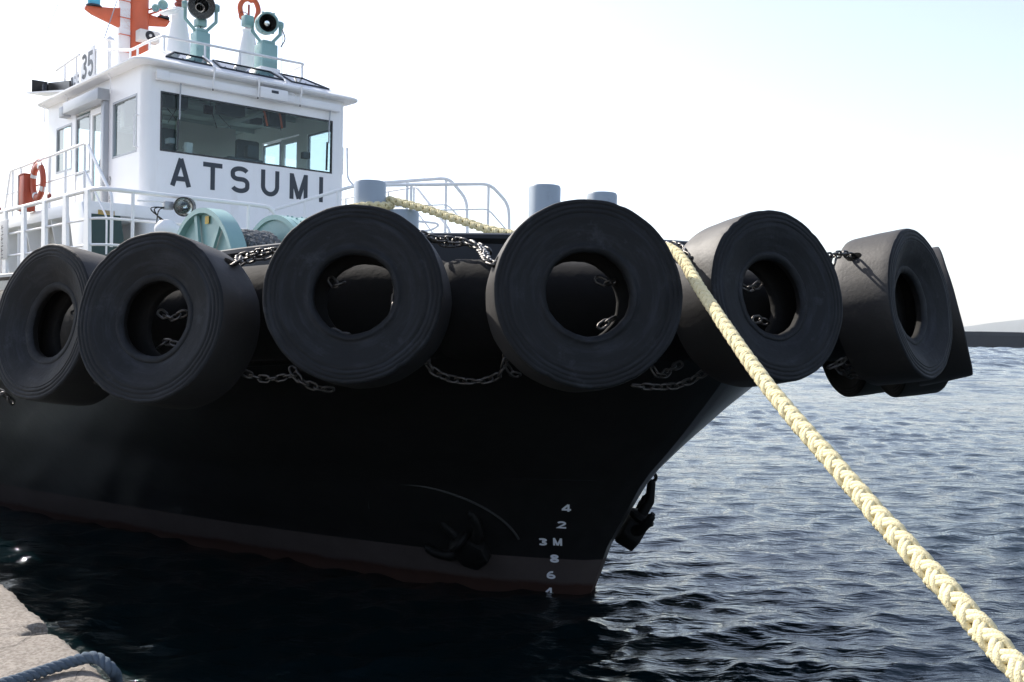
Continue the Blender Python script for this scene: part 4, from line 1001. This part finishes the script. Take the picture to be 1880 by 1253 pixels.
    # rails at the port front edge of the wheelhouse
    MB().tube(rounded([(XF - 0.1, YH + 0.1, 6.6), (XF - 0.1, YH + 0.12, 6.0), (XF + 0.3, YH + 0.3, 5.55), (XF + 0.9, YH + 0.6, 5.0)], 0.1), 0.02, 8).build('port_handrail', 'white_rail', tug)
    MB().box((-6.2, 2.2, 3.3), (-2.2, 2.9, 3.94)).build('port_locker', 'white', tug, bevel=0.03)
build_decks()

# ------------------------------------------------------------------ foredeck gear
def build_winch():
    xw, zc, Rw = -3.0, 3.56, 0.90
    root = MB().lathe([(0.42, -3.20), (0.42, -2.30)], 28, (xw, 0, zc), (0, 1, 0)).build('winch', 'teal', tug)
    def flange(y, t, name, spokes):
        f = MB().lathe([(Rw - 0.06, y - t), (Rw, y - t), (Rw, y + t), (Rw - 0.06, y + t), (0.3, y + t * 0.6), (0.3, y - t * 0.2), (Rw - 0.06, y - t * 0.2)], 56, (xw, 0, zc), (0, 1, 0), closed=True).build(name, 'teal', root, angle=30)
        if spokes:
            for k in range(8):
                a = 2 * PI * k / 8 + 0.2; d = Vector((math.cos(a), 0, math.sin(a)))
                c = Vector((xw, y - t * 0.62, zc)); MB().beam(c + d * 0.28, c + d * (Rw - 0.065), t * 0.7, 0.035, up=(0, 1, 0)).build('spoke_web', 'teal', root)
        return f
    flange(-3.42, 0.10, 'drum_flange', True)
    flange(-2.55, 0.035, 'drum_flange', False)
    g = MB().lathe([(0, -2.49), (Rw * 0.99, -2.49), (Rw * 0.99, -2.10), (0, -2.10)], 48, (xw, 0, zc), (0, 1, 0)).build('gear_case', 'teal', root, angle=30)
    for k in range(26):
        a = PI * k / 25
        for yy in (-2.40, -2.2):
            MB().lathe([(0.016, 0), (0.014, 0.015), (0, 0.017)], 6, (xw + math.cos(a) * Rw * 0.99, yy, zc + math.sin(a) * Rw * 0.99), (math.cos(a), 0, math.sin(a))).build('case_bolt', 'teal', root)
    MB().lathe([(0.2, -2.10), (0.2, -1.1), (0, -1.1)], 24, (xw, 0, zc), (0, 1, 0)).build('drive_motor', 'teal', root)
    for y in (-3.72, -1.9): MB().prism([(xw - 0.7, y, 2.44), (xw + 0.7, y, 2.44), (xw + 0.2, y, 3.75), (xw - 0.2, y, 3.75)], (0, 0.08, 0)).build('winch_frame', 'teal', root, bevel=0.01)
    p = bplane(374, 403, 1, -3.50); MB().box((p.x - 0.05, -3.462, p.z - 0.05), (p.x + 0.05, -3.458, p.z + 0.04)).build('maker_plate', 'yellow_label', root)
    return root
winch = build_winch()
paint('plate_brown', (0.3, 0.25, 0.2), 0.4)

def bitt(x, y, zt, r=0.18, name='bitt', flip=0.0):
    return MB().lathe([(r + 0.05, 2.4), (r, 2.55), (r, zt - 0.03), (r - 0.012, zt - 0.006), (r - 0.03, zt), (0, zt)], 36, (x, y, 0)).build(name, 'bitt_grey', tug, angle=40)
B1 = bitt(-1.27, -2.31, 4.74); bitt(-1.02, -2.03, 4.42)
bitt(0.04, -0.85, 4.73); bitt(0.47, -0.37, 4.66, 0.17)
MB().tube([(-1.27, -2.31, 3.2), (-1.02, -2.03, 3.2)], 0.1, 12).build('bitt_cross_bar', 'bitt_grey', tug)

def build_floodlight():
    c = Vector((-4.9, -2.62, 4.72)); ax = Vector((0.78, -0.6, -0.12)).normalized()
    c = bplane(341, 380, 0, -4.85)
    root = MB().lathe([(0.112, 0.0), (0.116, 0.12), (0.132, 0.12), (0.132, -0.02), (0.09, -0.12), (0.03, -0.16), (0, -0.16)], 28, c, ax).build('deck_floodlight', 'black_gloss', tug)
    MB().lathe([(0.001, -0.05), (0.04, -0.04), (0.085, 0.0), (0.112, 0.025)], 28, c, ax).build('reflector', 'reflector', root)
    MB().lathe([(0.0, 0.02), (0.02, 0.01), (0.02, -0.04)], 12, c, ax).build('bulb', 'lens_glass', root)
    MB().lathe([(0.0, 0.034), (0.113, 0.03)], 28, c, ax).build('lamp_lens', 'lens_glass', root)
    MB().box(tuple(c + Vector((-0.16, -0.26, -0.05))), tuple(c + Vector((-0.06, -0.14, 0.06)))).build('bracket', 'grey_metal', root, bevel=0.01)
    MB().tube([c + Vector((-0.1, -0.2, 0.0)), Vector((-4.96, c.y - 0.05, c.z))], 0.02, 8).build('bracket_arm', 'grey_metal', root)
    for d in (0, 0.07, 0.12): MB().tube(smooth_path([c + Vector((-0.1, -0.15 - d * 0.3, -0.02)), c + Vector((-0.1, -0.32 - d, -0.06)), c + Vector((-0.1, -0.36 + d * 1.6, -0.26))], 6), 0.009, 6).build('cable', 'black_gloss', root)
    MB().tube(rounded([c + Vector((-0.1, -0.62, 0.03)), c + Vector((-0.1, -0.3, 0.05)), c + Vector((-0.1, 0.0, 0.02))], 0.05), 0.012, 6).build('grab_bar', 'white_rail', root)
    MB().lathe([(0.0, 0.15), (0.09, 0.13), (0.15, 0.06), (0.16, 0.0), (0.14, -0.06), (0.07, -0.1), (0.07, -0.8)], 24, bplane(306, 424, 0, -4.7)).build('vent_mushroom', 'white', tug)
build_floodlight()

# ------------------------------------------------------------------ ropes
def braid(path, rad, pitch, name, mat, parent, pairs=True, spp=14, sides=7, step=None):
    """eight-strand plait: four strands wind one way, four the other, passing over and under in pairs"""
    P = resample(path, pitch / spp); N = len(P)
    T = [(P[min(i + 1, N - 1)] - P[max(i - 1, 0)]).normalized() for i in range(N)]
    x = frame_from(T[0])[0]; FR = []
    for t in T:
        x = (x - t * x.dot(t)).normalized(); FR.append((x.copy(), t.cross(x)))
    r0, amp, rs = rad * 0.57, rad * 0.13, rad * 0.315
    out = []
    for d in (1, -1):
        for ph in (0, PI):
            for k in (-1, 1):
                pts = []; j1, j2 = random.random() * 6, random.random() * 6
                for i in range(N):
                    wt = 2 * PI * i / spp + k * 0.40
                    th = d * wt + ph + 0.10 * math.sin(wt * 0.37 + j1); r_ = r0 * (1 + 0.06 * math.sin(wt * 0.61 + j2) + random.uniform(-0.012, 0.012)) + d * amp * math.cos(2 * wt)
                    X, Y = FR[i]; pts.append(P[i] + (X * math.cos(th) + Y * math.sin(th)) * r_)
                out.append(MB().tube(pts, rs, sides, cap=True).build(name, mat, parent, angle=180))
    return out
def image_rope():
    pts = [(1243, 466), (1285, 530), (1330, 597), (1370, 655), (1409.5, 709), (1462, 773), (1515, 833), (1564, 890), (1612.6, 947), (1665.5, 1004.6), (1718.5, 1062), (1762.6, 1110.5), (1806.8, 1161), (1851, 1211)]
    L = [0]
    for a, b in zip(pts, pts[1:]): L.append(L[-1] + math.hypot(b[0] - a[0], b[1] - a[1]))
    d0, d1 = 8.0, 3.15; out = []
    for (u, v), l in zip(pts, L):
        f = l / L[-1]; out.append(at(u, v, 1 / (1 / d0 + f * (1 / d1 - 1 / d0))))
    return out
ROPE = image_rope()
def build_mooring_rope():
    root = empty('mooring_rope', (0, 0, 0))
    root.location = (1.05, 0.35, 1.5); inv = Vector(root.location)
    tag(root, 'thick pale yellow plaited rope running from the bow down to the right foreground', 'rope')
    end = ROPE[-1]; d = (ROPE[-1] - ROPE[-3]).normalized()
    tail = [end + d * 0.7 + Vector((0, 0, 0.03)), Vector((1.32, 1.45, 1.74)), Vector((1.10, 0.5, 1.62)), Vector((0.9, -0.3, 1.56)), Vector((0.5, -1.0, 1.55))]
    up = [b2w(p) for p in ((-1.16, -2.02, 4.46), (-0.2, -1.75, 4.25), (0.6, -1.45, 4.09), (1.3, -1.25, 4.03), (1.85, -1.05, 4.03))]
    up = [at(712, 367, 11.25), at(780, 384, 10.9), at(850, 407, 10.5), at(925, 428, 10.1), at(1080, 446, 9.4), at(1195, 452, 8.5)]
    path = smooth_path(up + ROPE + tail, 8)
    braid([p - inv for p in path], 0.049, 0.215, 'strand', 'rope_yellow', root)
    # turns round the bitt
    c = b2w((-1.27, -2.31, 0)) ; turns = []
    for k in range(70):
        a = -k * 2 * PI / 26; turns.append(c + Vector((math.cos(a + 0.2), math.sin(a + 0.2), 0)) * 0.235 + Vector((0, 0, 4.47 - k * 0.0045)))
    braid([p - inv for p in turns[::1]], 0.05, 0.17, 'bitt_turn_strand', 'rope_yellow', root, spp=8, sides=6)
build_mooring_rope()
def build_winch_rope():
    root = empty('tow_rope', b2w((-3.0, -2.95, 2.6))); root.rotation_euler = (0, 0, YAW)
    tag(root, 'grey plaited tow rope wound on the teal winch drum', 'rope'); inv = Vector((-3.0, -2.95, 2.6))
    path = []
    for lay, (rr, ys) in enumerate(((0.52, np.linspace(-3.22, -2.66, 6)), (0.64, np.linspace(-2.70, -3.16, 5)))):
        for j, y in enumerate(ys[:-1]):
            for k in range(30):
                a = 2 * PI * k / 30; yy = y + (ys[j + 1] - y) * k / 30
                path.append(Vector((-3.0 + rr * math.cos(a), yy, 3.56 + rr * math.sin(a))) - inv)
    braid(path, 0.064, 0.22, 'strand', 'rope_grey', root, spp=8, sides=5)
    p2 = smooth_path([Vector((-2.45, -2.74, 3.95)) - inv, Vector((-2.30, -2.72, 4.02)) - inv, Vector((-2.15, -2.70, 3.85)) - inv, Vector((-2.1, -2.6, 3.2)) - inv], 8)
    braid(p2, 0.07, 0.22, 'strand', 'rope_grey', root, spp=8, sides=6)
build_winch_rope()
def build_quay_rope():
    root = empty('quay_rope', Q0); tag(root, 'blue-grey laid rope lying over the quay edge at bottom left', 'rope'); inv = Vector(Q0)
    g = lambda u, v, z: Vector((0, 0, EYE)) + ray(u, v) * ((z - EYE) / ray(u, v).z)
    pts = [g(-60, 1275, 1.53), g(30, 1249, 1.53), g(80, 1232, 1.53), g(130, 1216, 1.54), g(165, 1207, 1.56), g(185, 1212, 1.55), g(206, 1232, 1.50), g(214, 1256, 1.38)]
    pts += [pts[-1] + Vector((0.01, 0, -0.3)), pts[-1] + Vector((0.0, 0.02, -1.5))]
    P = resample(smooth_path(pts, 10), 0.008); N = len(P); x = None
    strands = [[], [], []]
    for i, p in enumerate(P):
        t = (P[min(i + 1, N - 1)] - P[max(0, i - 1)]).normalized()
        if x is None: x = frame_from(t)[0]
        x = (x - t * x.dot(t)).normalized(); y = t.cross(x)
        for k in range(3):
            a = 2 * PI * k / 3 + i * 0.008 / 0.105 * 2 * PI; strands[k].append(p - inv + (x * math.cos(a) + y * math.sin(a)) * 0.0135)
    for s in strands: MB().tube(s, 0.0155, 7).build('strand', 'rope_blue', root, angle=180)
build_quay_rope()

# ------------------------------------------------------------------ fender tyres
def tyre_profile(dish, half_w, hole):
    Rt = 0.70; o = []
    # outer face (a = 0) from tread to hole
    o += [(Rt, -half_w * 0.5), (Rt, -0.10), (Rt * 0.998, -0.035), (Rt * 0.992, -0.014), (Rt * 0.980, -0.003), (Rt * 0.955, 0.0), (Rt * 0.948, -0.005), (Rt * 0.940, -0.005), (Rt * 0.933, 0.0), (Rt * 0.905, -0.001), (Rt * 0.898, -0.006), (Rt * 0.890, -0.006), (Rt * 0.883, -0.001),
          (Rt * 0.855, -0.004), (Rt * 0.848, -0.009), (Rt * 0.840, -0.009), (Rt * 0.833, -0.005), (Rt * 0.79, -0.012 - dish * 0.06), (Rt * 0.72, -0.014 - dish * 0.22), (Rt * 0.64, -0.016 - dish * 0.50), (Rt * 0.57, -0.018 - dish * 0.78), (Rt * 0.525, -0.020 - dish * 0.93),
          (Rt * 0.515, -0.012 - dish * 0.96), (Rt * 0.50, -0.008 - dish), (Rt * 0.485, -0.010 - dish), (Rt * hole * 1.02, -0.022 - dish), (Rt * hole, -0.04 - dish), (Rt * hole, -0.08 - dish), (Rt * hole * 1.05, -0.095 - dish), (Rt * 0.62, -0.11 - dish * 0.9), (Rt * 0.80, -0.12), (Rt * 0.90, -half_w * 0.42), (Rt * 0.92, -half_w)]
    b = [(r, -2 * half_w - a) for r, a in o[::-1]]
    return o, b
def tyre_meshes(dish, half_w=0.27, hole=0.455):
    o, b = tyre_profile(dish, half_w, hole)
    side = o[3:27]; tread = [o[3], o[2], o[1], o[0], (0.703, -half_w), b[-1], b[-2], b[-3], b[-4]]
    inner = o[26:] + b[:8]; back = b[7:-3]
    n = 96
    def worn(me, seed):
        rg = random.Random(seed); ph = [rg.uniform(0, 6.28) for _ in range(8)]; nicks = [(rg.uniform(0, 6.28), rg.uniform(0.015, 0.05), rg.uniform(0.004, 0.012)) for _ in range(9)]
        for v in me.vertices:
            a = math.atan2(v.co.y, v.co.x); r_ = math.hypot(v.co.x, v.co.y)
            k = 0.0035 * math.sin(2 * a + ph[0]) + 0.0022 * math.sin(5 * a + ph[1]) + 0.0014 * math.sin(11 * a + ph[2]) + 0.0010 * math.sin(23 * a + ph[3])
            if r_ > 0.66 and v.co.z > -0.06:
                for c, w, d in nicks:
                    t = (a - c + PI) % (2 * PI) - PI
                    if abs(t) < w: k -= d * (1 - abs(t) / w)
            f = 1 + k / max(r_, 0.1); v.co.x *= f; v.co.y *= f; v.co.z += 0.003 * math.sin(3 * a + ph[4]) + 0.0015 * math.sin(9 * a + ph[5])
        return me
    M_ = dict(tread=MB().lathe(tread, n).mesh('tread', angle=50), outer_sidewall=MB().lathe(side, n).mesh('outer_sidewall', angle=60), inner_liner=MB().lathe(inner, 96).mesh('inner_liner', angle=60), rear_sidewall=MB().lathe(back, 96).mesh('rear_sidewall', angle=60))
    for me in M_.values(): worn(me, int(dish * 1000))
    return M_
TY = {'flat': tyre_meshes(0.020, hole=0.445), 'dished': tyre_meshes(0.065, hole=0.44), 'deep': tyre_meshes(0.10, hole=0.43)}
TY_POS = {}
def tyre(key, face_b, off_deg, kind, label, scale=1.0, tilt=9.0, holes=()):
    """face_b: centre of the outer face in the tug frame; off_deg: axis, degrees off the bow (starboard +)"""
    a = R(off_deg); hz = BX * math.cos(a) - BY * math.sin(a)
    n = (hz * math.cos(R(tilt)) + Vector((0, 0, math.sin(R(tilt))))).normalized()
    x = Vector((0, 0, 1)).cross(n).normalized(); y = n.cross(x)
    root = empty('fender_tyre'); P = b2w(face_b)
    M = Matrix((x, y, n)).transposed().to_4x4()
    M.translation = P; root.matrix_world = M @ Matrix.Scale(scale, 4)
    tag(root, label, 'tyre', 'tyres hung round the bow as fenders')
    mats = dict(tread='tread_rubber', outer_sidewall='rubber', inner_liner='fender_rubber', rear_sidewall='fender_rubber')
    spin = random.uniform(0, 6.28)
    for nm, me in TY[kind].items():
        c = link(nm, me, mats[nm], root); c.rotation_euler = (0, 0, spin)
    for ang, ax_ in holes:      # chain holes: black ovals laid on the tread, painting the shade inside
        d = Vector((math.cos(R(ang)), math.sin(R(ang)), 0)); mb = MB()
        tg = Vector((-d.y, d.x, 0)); ring = []
        for k in range(16):
            t = 2 * PI * k / 16; q = tg * (0.045 * math.cos(t)); zz = 0.075 * math.sin(t)
            v = d * 0.70 + q; v = v.normalized() * 0.706; ring.append(Vector((v.x, v.y, ax_ + zz)))
        c = d * 0.7045 + Vector((0, 0, ax_))
        mb.add(ring + [c], [(k, (k + 1) % 16, 16) for k in range(16)])
        mb.build('chain_hole_shade', 'hole_shade_black', root)
    TY_POS[key] = (P, x, y, n); return root
paint('hole_shade_black', (0.002, 0.002, 0.002), 0.95, spec=0.05)
def face_from(u, v, h, D=1.4): return w2b(at(u, v, F_PX * D / h))
tyre('1', face_from(72, 590, 293), 74, 'deep', 'leftmost fender tyre, cut off by the left edge of the picture', holes=((48, -0.30),))
tyre('2', face_from(270, 581, 324), 61, 'dished', 'second fender tyre from the left, with ribbed edge, below the life ring', holes=((47, -0.34), ))
tyre('3', face_from(646, 538, 338), 46, 'flat', 'fender tyre directly below the left grey bitt, left of the largest tyre', tilt=7)
tyre('4', face_from(1083, 538, 356), 34, 'flat', 'largest fender tyre, facing the camera, in front of the middle grey bitts', tilt=6, holes=((160, -0.2),))
tyre('5', face_from(1433, 541, 322), 13, 'dished', 'fender tyre crossed by the yellow rope, right of the largest tyre', holes=((150, -0.33),))
tyre('6', face_from(1694, 557, 281), -4, 'deep', 'second fender tyre from the right with sunlit brown tread, at the tip of the bow', holes=((138, -0.36),))
tyre('7', (3.52, 1.78, 3.40), -26, 'flat', 'rightmost fender tyre, seen edge-on past the tip of the bow', tilt=15)
tyre('8', (2.45, 3.45, 3.12), -47, 'flat', 'port fender tyre whose flat lower edge shows under the rightmost tyres', tilt=8)
tyre('9', (1.30, 4.35, 3.02), -58, 'dished', 'port fender tyre with round lower edge under the bow, above the water', tilt=8)

# ------------------------------------------------------------------ chains
def link_mesh(Lk, Wk, r):
    pts = []; h = (Lk - Wk) / 2
    for k in range(7): a = -PI / 2 + PI * k / 6; pts.append((h + Wk / 2 * math.cos(a) , Wk / 2 * math.sin(a), 0))
    for k in range(7): a = PI / 2 + PI * k / 6; pts.append((-h + Wk / 2 * math.cos(a), Wk / 2 * math.sin(a), 0))
    me = MB().tube(pts, r, 7, closed=True).mesh('link', angle=180); me.materials.append(MATS['steel']); return me
LINK = link_mesh(0.098, 0.056, 0.0105)
def chain(pts, label, pitch=0.076, sag=0.0, scale=1.0):
    P = [Vector(p) for p in pts]
    if sag and len(P) == 2:
        P = [P[0].lerp(P[1], t) - Vector((0, 0, sag * 4 * t * (1 - t))) for t in np.linspace(0, 1, 13)]
    elif len(P) > 2: P = smooth_path(P, 8)
    Q = resample(P, pitch * scale); root = empty('chain', Q[0]); tag(root, label, 'chain', 'chains holding the fender tyres')
    hint = Vector((0.2, -0.3, 1)).normalized(); roll0 = random.random()
    for i in range(len(Q) - 1):
        c = (Q[i] + Q[i + 1]) / 2; t = (Q[i + 1] - Q[i]).normalized()
        a, b, _ = frame_from(t, hint)
        ro = roll0 + (PI / 2 if i % 2 else 0) + random.uniform(-0.35, 0.35)
        yv = a * math.cos(ro) + b * math.sin(ro); zv = t.cross(yv)
        o = bpy.data.objects.new('link', LINK); COL.objects.link(o); o.parent = root
        M = Matrix((t, yv, zv)).transposed().to_4x4(); M = M @ Matrix.Scale(scale, 4); M.translation = c - root.location
        o.matrix_local = M
    return root
def hole(key, ang, ax_, r_=0.70):
    P, x, y, n = TY_POS[key]; return P + (x * math.cos(R(ang)) + y * math.sin(R(ang))) * r_ + n * ax_
# upper runs between neighbouring tyres
h = hole('1', 48, -0.30); chain([hole('1', 48, -0.30, 0.66), hole('1', 46, -0.31, 0.745), h + BX * 0.22 - BY * 0.0 + Vector((0, 0, -0.02)), h + BX * 0.42 + Vector((0, 0, 0.0))], 'short upper chain between the two leftmost tyres')
chain([hole('2', 47, -0.34, 0.66), hole('2', 44, -0.36, 0.75), at(440, 473, 8.5), at(470, 465, 8.5), at(510, 459, 8.45), at(545, 455, 8.5)], 'upper chain between the second and third tyres, in front of the teal winch')
chain([at(440, 488, 8.62), at(460, 476, 8.56), at(486, 474, 8.56), at(500, 468, 8.6)], 'loose end hanging below the chain in front of the teal winch')
chain([at(775, 428, 8.55), at(800, 438, 8.6), at(850, 443, 8.5), at(880, 456, 8.25), hole('4', 161, -0.22, 0.75), hole('4', 160, -0.2, 0.66)], 'bright upper chain between the third tyre and the largest tyre')
chain([at(795, 438, 8.68), at(825, 450, 8.62), at(860, 447, 8.66), at(900, 462, 8.35)], 'second strand doubled behind the bright upper chain beside the largest tyre')
chain([at(1228, 446, 8.5), at(1252, 458, 8.25), hole('5', 152, -0.34, 0.75), hole('5', 150, -0.33, 0.66)], 'upper chain beside the top of the yellow rope')
chain([at(1232, 452, 8.5), at(1262, 456, 8.3), at(1282, 468, 8.15)], 'second strand of the chain behind the top of the yellow rope')
h = hole('6', 138, -0.36); chain([h - BX * 0.0 - BY * 0.62 + Vector((0, 0, -0.06)), h - BY * 0.3 + BX * 0.02 + Vector((0, 0, 0.0)), hole('6', 141, -0.36, 0.76), hole('6', 138, -0.36, 0.66)], 'upper chain entering the sunlit tread at the tip of the bow')
chain([h - BY * 0.33 + Vector((0, 0, -0.02)), h - BY * 0.36 + Vector((0, 0, -0.11)), h - BY * 0.40 + Vector((0, 0, -0.17))], 'loose links under the chain at the sunlit tread')
# lower swags
chain([at(143, 686, 8.6), at(160, 692, 8.6), at(185, 705, 8.7)], 'short lower chain below the two leftmost tyres')
chain([at(-8, 718, 9.2), at(8, 724, 9.2), at(24, 740, 9.3)], 'dangling chain at the lower left picture edge')
chain([at(414, 634, 8.35), at(424, 660, 8.3), at(447, 684, 8.3), at(490, 697, 8.3), at(540, 690, 8.3)], 'lower chain looping between the second and third tyres')
chain([at(536, 676, 8.25), at(548, 696, 8.2), at(580, 712, 8.2), at(610, 716, 8.25)], 'dangling end of lower chain tucked under the third tyre')
chain([at(780, 651, 8.15), at(788, 675, 8.1), at(815, 692, 8.1), at(860, 701, 8.05), at(905, 696, 8.0), at(924, 676, 7.95), at(930, 644, 7.9)], 'lower chain sagging between the third tyre and the largest tyre')
chain([at(930, 672, 7.98), at(940, 686, 8.0), at(952, 690, 8.05)], 'loose links at right end of the sagging lower chain')
chain([at(1162, 708, 8.1), at(1200, 711, 8.1), at(1245, 708, 8.2), at(1285, 690, 8.3), at(1312, 665, 8.35), at(1324, 645, 8.3)], 'lower chain below the largest tyre, rising to the tyre with the rope')
chain([at(1198, 676, 8.4), at(1212, 694, 8.4), at(1228, 680, 8.45), at(1250, 668, 8.5)], 'small bunched chain behind the lower right of the largest tyre')
chain([at(1522, 675, 9.1), at(1545, 664, 9.1), at(1575, 640, 9.05), at(1598, 606, 8.95)], 'lower chain rising to the tyre at the tip of the bow')
chain([at(1535, 676, 9.4), at(1560, 690, 9.5), at(1590, 690, 9.5), at(1605, 682, 9.5)], 'tangled chain under the tip of the bow')
chain([at(1545, 665, 9.35), at(1565, 678, 9.4), at(1580, 668, 9.4)], 'upper loop of the tangle under the tip of the bow')
# short lengths inside the tyre openings
def in_tyre(key, pts, label, depth=-0.36):
    P, x, y, n = TY_POS[key]; chain([P + x * a * 0.7 + y * b * 0.7 + n * (depth + c) for a, b, c in pts], label)
in_tyre('1', [(-0.1, 0.22, 0), (0.05, 0.15, 0), (0.25, 0.2, -0.02)], 'chain inside the leftmost tyre, upper')
in_tyre('1', [(-0.05, -0.33, 0), (0.08, -0.22, 0.02), (0.22, -0.25, 0)], 'chain inside the leftmost tyre, lower')
in_tyre('2', [(-0.25, 0.14, 0), (-0.08, 0.06, 0), (0.12, 0.14, 0)], 'chain inside the second tyre, upper')
in_tyre('2', [(-0.2, -0.28, 0), (-0.05, -0.22, 0.02), (0.2, -0.3, 0)], 'chain inside the second tyre, lower')
in_tyre('3', [(-0.36, 0.22, 0.05), (-0.28, 0.14, 0.05), (-0.22, 0.18, 0.03)], 'links at left inside the tyre below the left grey bitt')
in_tyre('3', [(0.38, 0.28, 0.02), (0.39, 0.1, 0.02), (0.38, -0.1, 0.02), (0.34, -0.25, 0.02)], 'vertical chain at right inside the tyre below the left grey bitt')
in_tyre('3', [(-0.3, -0.38, 0.1), (-0.2, -0.42, 0.1), (-0.1, -0.42, 0.1)], 'links at bottom inside the tyre below the left grey bitt')
in_tyre('4', [(0.18, 0.22, 0.02), (0.28, 0.18, 0.02), (0.4, 0.2, 0)], 'links at upper right inside the largest tyre')
in_tyre('4', [(0.22, -0.30, 0.02), (0.3, -0.24, 0.02), (0.38, -0.2, 0)], 'links at lower right inside the largest tyre')
in_tyre('5', [(-0.12, 0.20, 0), (0.05, 0.15, 0), (0.2, 0.24, 0)], 'links at top inside the tyre crossed by the rope')
in_tyre('5', [(0.0, -0.22, 0.02), (0.12, -0.2, 0.02), (0.25, -0.26, 0)], 'links at bottom inside the tyre crossed by the rope')
in_tyre('6', [(-0.4, 0.12, 0.02), (-0.15, 0.08, 0.02), (0.1, 0.12, 0.02)], 'links inside the tyre at the tip of the bow')

# ------------------------------------------------------------------ anchors
def anchor(side, x, z, off, label):
    p, nn = hull_at(x, z, side)
    root = empty('anchor'); up = Vector((-0.30 if side < 0 else 0.12, 0, 1)).normalized(); up = (up - nn * up.dot(nn)).normalized()
    if side < 0: up = (up + (hull_at(x - 0.3, z, side)[0] - p).normalized() * 0.55).normalized()
    xx = up.cross(nn).normalized(); M = Matrix((xx, nn, up)).transposed().to_4x4(); M.translation = p + nn * off
    W = Matrix.Rotation(YAW, 4, 'Z'); W.translation = STEM
    root.matrix_world = W @ M
    tag(root, label, 'anchor', 'bow anchors')
    MB().tube([(0.0, 0.0, 0.02), (0.0, 0.0, 0.24), (0.0, -0.12, 0.48)], [0.075, 0.06, 0.05], 12).build('shank', 'anchor_iron', root, angle=60)
    MB().lathe([(0.05, -0.02), (0.075, 0), (0.05, 0.02), (0.03, 0)], 20, (0, -0.14, 0.51), (1, 0, 0), closed=True).build('shackle', 'anchor_iron', root)
    MB().lathe([(0, 0.05), (0.12, 0.05), (0.17, 0.02), (0.18, -0.01), (0.15, -0.05), (0, -0.05)], 28, (0, 0.02, 0.02)).build('crown_collar', 'anchor_iron', root)
    MB().prism([(-0.15, -0.12, -0.03), (0.15, -0.12, -0.03), (0.21, -0.12, -0.22), (0.12, -0.12, -0.40), (-0.10, -0.12, -0.40), (-0.20, -0.12, -0.24)], (0, 0.26, 0)).build('crown', 'anchor_iron', root, bevel=0.035)
    for s in (-1, 1):
        MB().tube(smooth_path([(s * 0.12, 0.02, -0.14), (s * 0.30, 0.03, -0.06), (s * 0.42, 0.03, 0.10), (s * 0.45, 0.02, 0.22)], 6), [0.07] * 7 + [0.06] * 6 + [0.05] * 4 + [0.03] * 2, 10).build('fluke', 'anchor_iron', root, angle=60)
    return root
anchor(-1, -1.0, 0.62, 0.03, 'black anchor on the near bow, left of the white draft marks')
anchor(1, 0.0, 0.93, 0.22, 'black anchor on the far side of the stem, against the bright water')

# ------------------------------------------------------------------ life ring and box on the wing rail
def build_ring():
    root = empty('life_ring', b2w((-9.92, -3.26, 5.45)))
    root.rotation_euler = (0, 0, YAW)
    tag(root, 'orange life ring with white bands hanging on the left railing', 'life ring')
    Rm, r = 0.27, 0.062
    prof = [(Rm + r * math.cos(2 * PI * k / 14), 0.75 * r * math.sin(2 * PI * k / 14)) for k in range(14)]
    MB().lathe(prof, 48, (0, 0, 0), (0, -1, 0), closed=True).build('ring_body', 'ring_orange', root, angle=80)
    for k in range(4):
        a = PI / 4 + k * PI / 2 + 0.3; c = Vector((math.cos(a) * Rm, 0, math.sin(a) * Rm)); t = Vector((-math.sin(a), 0, math.cos(a))); d = c.normalized()
        P = []
        mb = MB(); vs = []
        for q in range(2):
            a2 = a + (-0.14 if q == 0 else 0.14); e = Vector((math.cos(a2), 0, math.sin(a2)))
            for j in range(14):
                b = 2 * PI * j / 14; vs.append(e * (Rm + (r + 0.004) * math.cos(b)) + Vector((0, 0.75 * (r + 0.004) * math.sin(b), 0)))
        mb.add(vs, [(j, (j + 1) % 14, 14 + (j + 1) % 14, 14 + j) for j in range(14)]).build('reflective_band', 'cloth_tape', root, angle=80)
    P = []
    for k in range(41):
        a = 2 * PI * k / 40; P.append((math.cos(a) * (Rm + r + 0.02 + 0.03 * abs(math.sin(2 * (a - 0.3)))), -0.02, math.sin(a) * (Rm + r + 0.02 + 0.03 * abs(math.sin(2 * (a - 0.3))))))
    MB().tube(P, 0.008, 6).build('grab_line', 'ring_orange', root)
    MB().tube([(0, 0.0, 0.33), (0.02, 0.08, 0.42)], 0.01, 6).build('hanger', 'white_rail', root)
    b = empty('signal_box', b2w((-10.42, -3.29, 4.98))); b.rotation_euler = (0, 0, YAW)
    tag(b, 'tall red-brown box behind the life ring on the left railing', 'box')
    MB().box((-0.13, -0.10, 0.0), (0.15, 0.09, 0.62)).build('box_body', 'ring_orange', b, bevel=0.01)
    MB().box((-0.15, -0.11, 0.622), (0.17, 0.10, 0.64)).build('box_lid', 'ring_orange', b, bevel=0.004)
    MB().box((-0.17, -0.115, 0.0), (-0.132, 0.095, 0.62)).build('box_door', 'beige_white', b, bevel=0.004)
build_ring()
